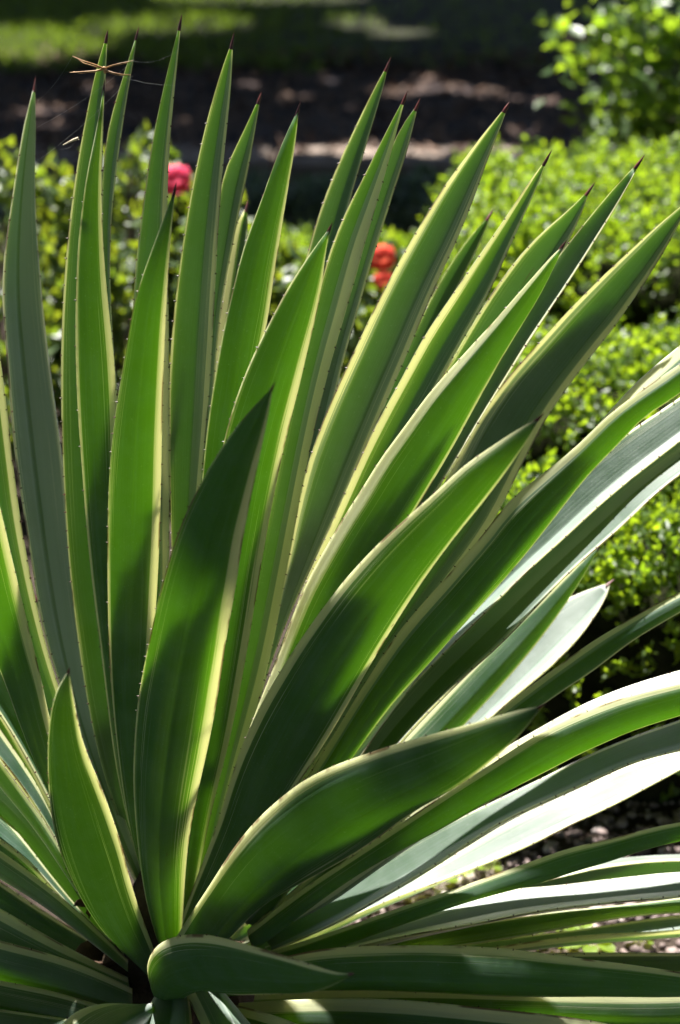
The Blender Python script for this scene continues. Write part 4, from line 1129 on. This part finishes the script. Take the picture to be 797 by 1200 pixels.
SIDES = (('tree with a low crown standing off to one side of the beds', -8.0, 1.5, -7.2, 1.5, 4.2, 4.2, 2.8, 36), ('tree with a low crown closing the other side of the beds', 8.5, 0.5, 7.6, 0.8, 4.2, 4.4, 2.8, 37))
for l_, *a_ in SIDES: shade_tree(l_, *a_, 6000, False, True)  # trees out of view, added to block sky fill from both sides
off = Vector((SUN.x / SUN.z, SUN.y / SUN.z, 0)) * 5.5
shade_tree('broad shade tree whose crown darkens the path', off.x - 2.2, 14.2, off.x - 1.8, 8.4 + off.y, 4.8, 5.0, 2.6, 31, 9500)
shade_tree('broad shade tree whose crown darkens the lawn', off.x + 3.4, 15.0, off.x + 2.6, 8.9 + off.y, 4.9, 5.0, 2.6, 32, 9500)
shade_tree('tall shade tree standing farther back on the lawn', off.x + 0.2, 19.0, off.x + 0.3, 14.5 + off.y, 5.2, 5.6, 2.8, 33, 9500)
shade_tree('tall tree overhanging the spot the agave is seen from', -3.4, -1.6, off.x + 0.0, -2.6 + off.y, 5.6, 5.0, 1.6, 34, 7500, True)
shade_tree('unseen low-branched tree added behind the viewpoint to cut sky light', 2.4, -4.4, 1.2, -4.2, 3.9, 4.4, 2.2, 35, 6000, True)  # out of view, added to darken the low front leaves

# lawn grass
n = 34000
gx = nrng.uniform(-3.2, 3.2, n); gy = 8.8 + nrng.uniform(0, 1, n) ** 1.3 * 5.0
thin = nrng.uniform(0, 1, n) < np.clip(0.95 - (gx + 0.9) * 0.75, 0.10, 1.0) * np.clip((gy - 8.85 - 0.12 * np.sin(gx * 5) - 0.1 * np.sin(gx * 11)) / 0.3, 0, 1)
gx, gy = gx[thin], gy[thin]; n = len(gx)
P = np.stack([gx, gy, np.full(n, 0.015)], 1)
A = unit(np.stack([nrng.normal(0, 0.5, n), nrng.normal(0, 0.5, n), np.ones(n)], 1))
S = unit(np.cross(A, nrng.normal(size=(n, 3))))
V, F = leaf_quads(P, A, S, nrng.uniform(0.04, 0.08, n), nrng.uniform(0.006, 0.012, n))
tag(link('grass', mesh_np('grass', V, F), M['grass']), 'short lawn grass beyond the path', 'grass', kind='stuff')

n = 5000
P = np.stack([nrng.uniform(-2.6, 2.6, n), nrng.uniform(6.45, 9.6, n), np.full(n, 0.022)], 1)
P[:, 2] += (P[:, 1] < 6.76) * 0.045
A = unit(np.stack([nrng.normal(size=n), nrng.normal(size=n), nrng.uniform(0, 0.5, n)], 1))
S = unit(np.cross(A, np.array([0, 0, 1.0]) + nrng.normal(size=(n, 3)) * 0.3))
V, F = leaf_quads(P, A, S, nrng.uniform(0.03, 0.08, n), nrng.uniform(0.02, 0.04, n))
V[:, 2] = np.maximum(V[:, 2], 0.014)
M['litter'] = foliage('fallen_leaf', (0.03, 0.021, 0.018), (0.22, 0.14, 0.10), (0.06, 0.03, 0.02), (0.2, 0.1, 0.05), 0.1, 0.8, 0.2)
tag(link('leaf_litter', mesh_np('leaf_litter', V, F), M['litter']), 'fallen brown leaves scattered on the shaded path', 'leaf litter', kind='stuff')

# ------------------------------------------------------------------ gravel and small plants
t = (1 + 5 ** 0.5) / 2
ico = unit(np.array([(-1, t, 0), (1, t, 0), (-1, -t, 0), (1, -t, 0), (0, -1, t), (0, 1, t), (0, -1, -t), (0, 1, -t), (t, 0, -1), (t, 0, 1), (-t, 0, -1), (-t, 0, 1)], float))
icof = np.array([(0, 11, 5), (0, 5, 1), (0, 1, 7), (0, 7, 10), (0, 10, 11), (1, 5, 9), (5, 11, 4), (11, 10, 2), (10, 7, 6), (7, 1, 8), (3, 9, 4), (3, 4, 2), (3, 2, 6), (3, 6, 8), (3, 8, 9), (4, 9, 5), (2, 4, 11), (6, 2, 10), (8, 6, 7), (9, 8, 1)])
n = 12000
px = nrng.uniform(0.02, 1.3, n); py = nrng.uniform(1.2, 2.35, n)
r = 0.0026 + 0.0062 * nrng.uniform(0, 1, n) ** 2.2
sc = np.stack([r * nrng.uniform(0.8, 1.5, n), r * nrng.uniform(0.8, 1.4, n), r * nrng.uniform(0.55, 0.9, n)], 1)
th = nrng.uniform(0, 6.28, n)
loc = ico[None] * nrng.uniform(0.75, 1.2, (n, 12, 1)) * sc[:, None, :]
cx_, sx_ = np.cos(th)[:, None], np.sin(th)[:, None]
xy = np.stack([loc[:, :, 0] * cx_ - loc[:, :, 1] * sx_, loc[:, :, 0] * sx_ + loc[:, :, 1] * cx_, loc[:, :, 2]], 2)
V = xy + np.stack([px, py, r * 0.35], 1)[:, None, :]
F = icof[None] + (np.arange(n) * 12)[:, None, None]
tag(link('gravel', mesh_np('gravel', V.reshape(-1, 3), F.reshape(-1, 3), False), M['gravel']), 'brown and grey gravel covering the bed', 'gravel', kind='stuff')


def weed(label, px, py, Y, nleaf, size, seed):
    rr = random.Random(seed)
    g = ground_at(px, py)
    root = empty('seedling', (g.x, g.y, 0))
    tag(root, label, 'seedling', 'seedlings in the gravel')
    bpy.context.view_layer.update()
    for i in range(nleaf):
        a = 6.28 * i / nleaf + rr.uniform(-0.4, 0.4)
        s = size * rr.uniform(0.7, 1.2)
        tilt = rr.uniform(0.1, 0.5)
        vs, fs = [], []
        dirv = Vector((math.cos(a), math.sin(a), 0)); side = Vector((-math.sin(a), math.cos(a), 0))
        h0 = rr.uniform(0.006, 0.02)
        for t_, w in ((0, 0.06), (0.35, 0.06), (0.5, 0.4), (0.7, 0.55), (0.9, 0.4), (1.0, 0.05)):
            for q in (-1, 0, 1):
                vs.append(Vector((g.x, g.y, 0.002)) + dirv * s * t_ * math.cos(tilt) + side * q * w * s * 0.5 + Vector((0, 0, h0 * min(1, t_ * 2.5) + s * t_ * math.sin(tilt) * 0.6 + 0.08 * s * abs(q) * w - 0.2 * s * max(0, t_ - 0.6))))
        for j in range(5):
            for q in range(2):
                fs.append((j * 3 + q, j * 3 + q + 1, (j + 1) * 3 + q + 1, (j + 1) * 3 + q))
        link('leaf', mesh('leaf', vs, fs, True), M['weed'], root)


for i, (px_, py_, nl, s) in enumerate(((508, 1042, 7, 0.026), (545, 1030, 6, 0.022), (572, 1022, 6, 0.020), (480, 1050, 6, 0.02), (440, 1066, 6, 0.018),
                                       (690, 1112, 7, 0.028), (655, 1113, 6, 0.024), (630, 1116, 6, 0.02), (605, 1116, 6, 0.018), (745, 1108, 6, 0.018), (785, 1185, 7, 0.026), (752, 1110, 5, 0.014))):
    weed(['yellow-green seedling sprouting in the gravel between the pale lower agave leaves', 'yellow-green seedling sprouting in the gravel under the lowest agave leaves'][i > 4], px_, py_, 0, nl, s, 40 + i)

# dry scraps caught between the leaf bases
for i, (px_, py_, Y) in enumerate(((95, 1058, 1.56), (104, 1070, 1.55))):
    p = at(px_, py_, Y)
    vs, fs = [], []
    a = rng.uniform(0, 6.28)
    for j in range(5):
        for q in (-1, 0, 1):
            vs.append(p + Vector((math.cos(a), math.sin(a) * 0.4, rng.uniform(-0.2, 0.2))) * (j - 2) * 0.0045 + Vector((-math.sin(a) * 0.3, 0.3, 0.8)) * q * 0.0035 * math.sin(0.5 + j * 0.55) + Vector((rng.uniform(-1, 1), rng.uniform(-1, 1), rng.uniform(-1, 1))) * 0.0015)
    for j in range(4):
        for q in range(2):
            fs.append((j * 3 + q, j * 3 + q + 1, (j + 1) * 3 + q + 1, (j + 1) * 3 + q))
    o = link('dry_leaf', mesh('dry_leaf', vs, fs, True), M['dry'])
    md = o.modifiers.new('thickness', 'SOLIDIFY'); md.thickness = 0.0008
    tag(o, 'crumpled brown dead leaf scrap caught between the agave leaf bases', 'dead leaf', 'dead leaf scraps in the agave')

# ------------------------------------------------------------------ spider, its threads and a seed hanging in them
SY = YP + 0.065
sp = at(121, 79, SY)
spider = empty('spider', sp)
tag(spider, 'orange-brown spider with legs spread in an X before the tallest left leaf tips', 'spider')
bpy.context.view_layer.update()


def blob(center, rx, ry, rz, seg=12, ring=8):
    vs, fs = [], []
    for i in range(ring + 1):
        a = math.pi * i / ring
        for j in range(seg):
            b = 2 * math.pi * j / seg
            vs.append(center + Vector((rx * math.sin(a) * math.cos(b), ry * math.sin(a) * math.sin(b), rz * math.cos(a))))
    for i in range(ring):
        for j in range(seg):
            fs.append((i * seg + j, i * seg + (j + 1) % seg, (i + 1) * seg + (j + 1) % seg, (i + 1) * seg + j))
    return vs, fs


v, f = blob(at(122, 80, SY), 0.0016, 0.0014, 0.0016)
link('head', mesh('head', v, f, True), M['spider'], spider)
v, f = blob(at(123, 83, SY), 0.0014, 0.0014, 0.0026)
link('abdomen', mesh('abdomen', v, f, True), M['spider'], spider)
for pts in ([(121, 80), (112, 76), (97, 71), (85, 66)], [(121, 80), (111, 78), (98, 74), (90, 68)], [(120, 81), (112, 83), (98, 84), (82, 85)], [(120, 82), (110, 84), (95, 86), (86, 84)],
            [(123, 80), (130, 77), (142, 74), (156, 71)], [(123, 80), (131, 77), (143, 75), (150, 73)], [(123, 82), (132, 85), (142, 87), (153, 88)], [(123, 83), (131, 86), (140, 88), (147, 88)]):
    vs, fs = [], []
    q = [at(x_, y_, SY - 0.004 * math.sin(i * 1.0)) for i, (x_, y_) in enumerate(pts)]
    tube(vs, fs, q, 0.00065, 0.0003, 5)
    link('leg', mesh('leg', vs, fs, True), M['spider'], spider)
web = empty('spider_web', at(121, 79, SY))
tag(web, 'few loose spider threads strung between the upper left leaf tips', 'spider web')
bpy.context.view_layer.update()
for a, b in (((42, 150), (158, 70)), ((42, 190), (156, 88)), ((85, 66), (42, 120)), ((121, 80), (205, 100)), ((156, 72), (208, 60)), ((95, 158), (70, 175))):
    vs, fs = [], []
    tube(vs, fs, [at(a[0], a[1], SY).lerp(at(b[0], b[1], SY), t) - Vector((0, 0, 0.004 * math.sin(3.14 * t))) for t in np.linspace(0, 1, 6)], 0.00003, 0.00003, 4)
    link('thread', mesh('thread', vs, fs), M['web'], web)
vs, fs = [], []
tube(vs, fs, [at(74, 170, SY), at(80, 167, SY - 0.001), at(86, 164, SY), at(92, 162, SY)], 0.0005, 0.0014, 6)
tag(link('seed_husk', mesh('seed_husk', vs, fs, True), M['seed']), 'tiny pale seed husk hanging in the spider threads', 'seed')
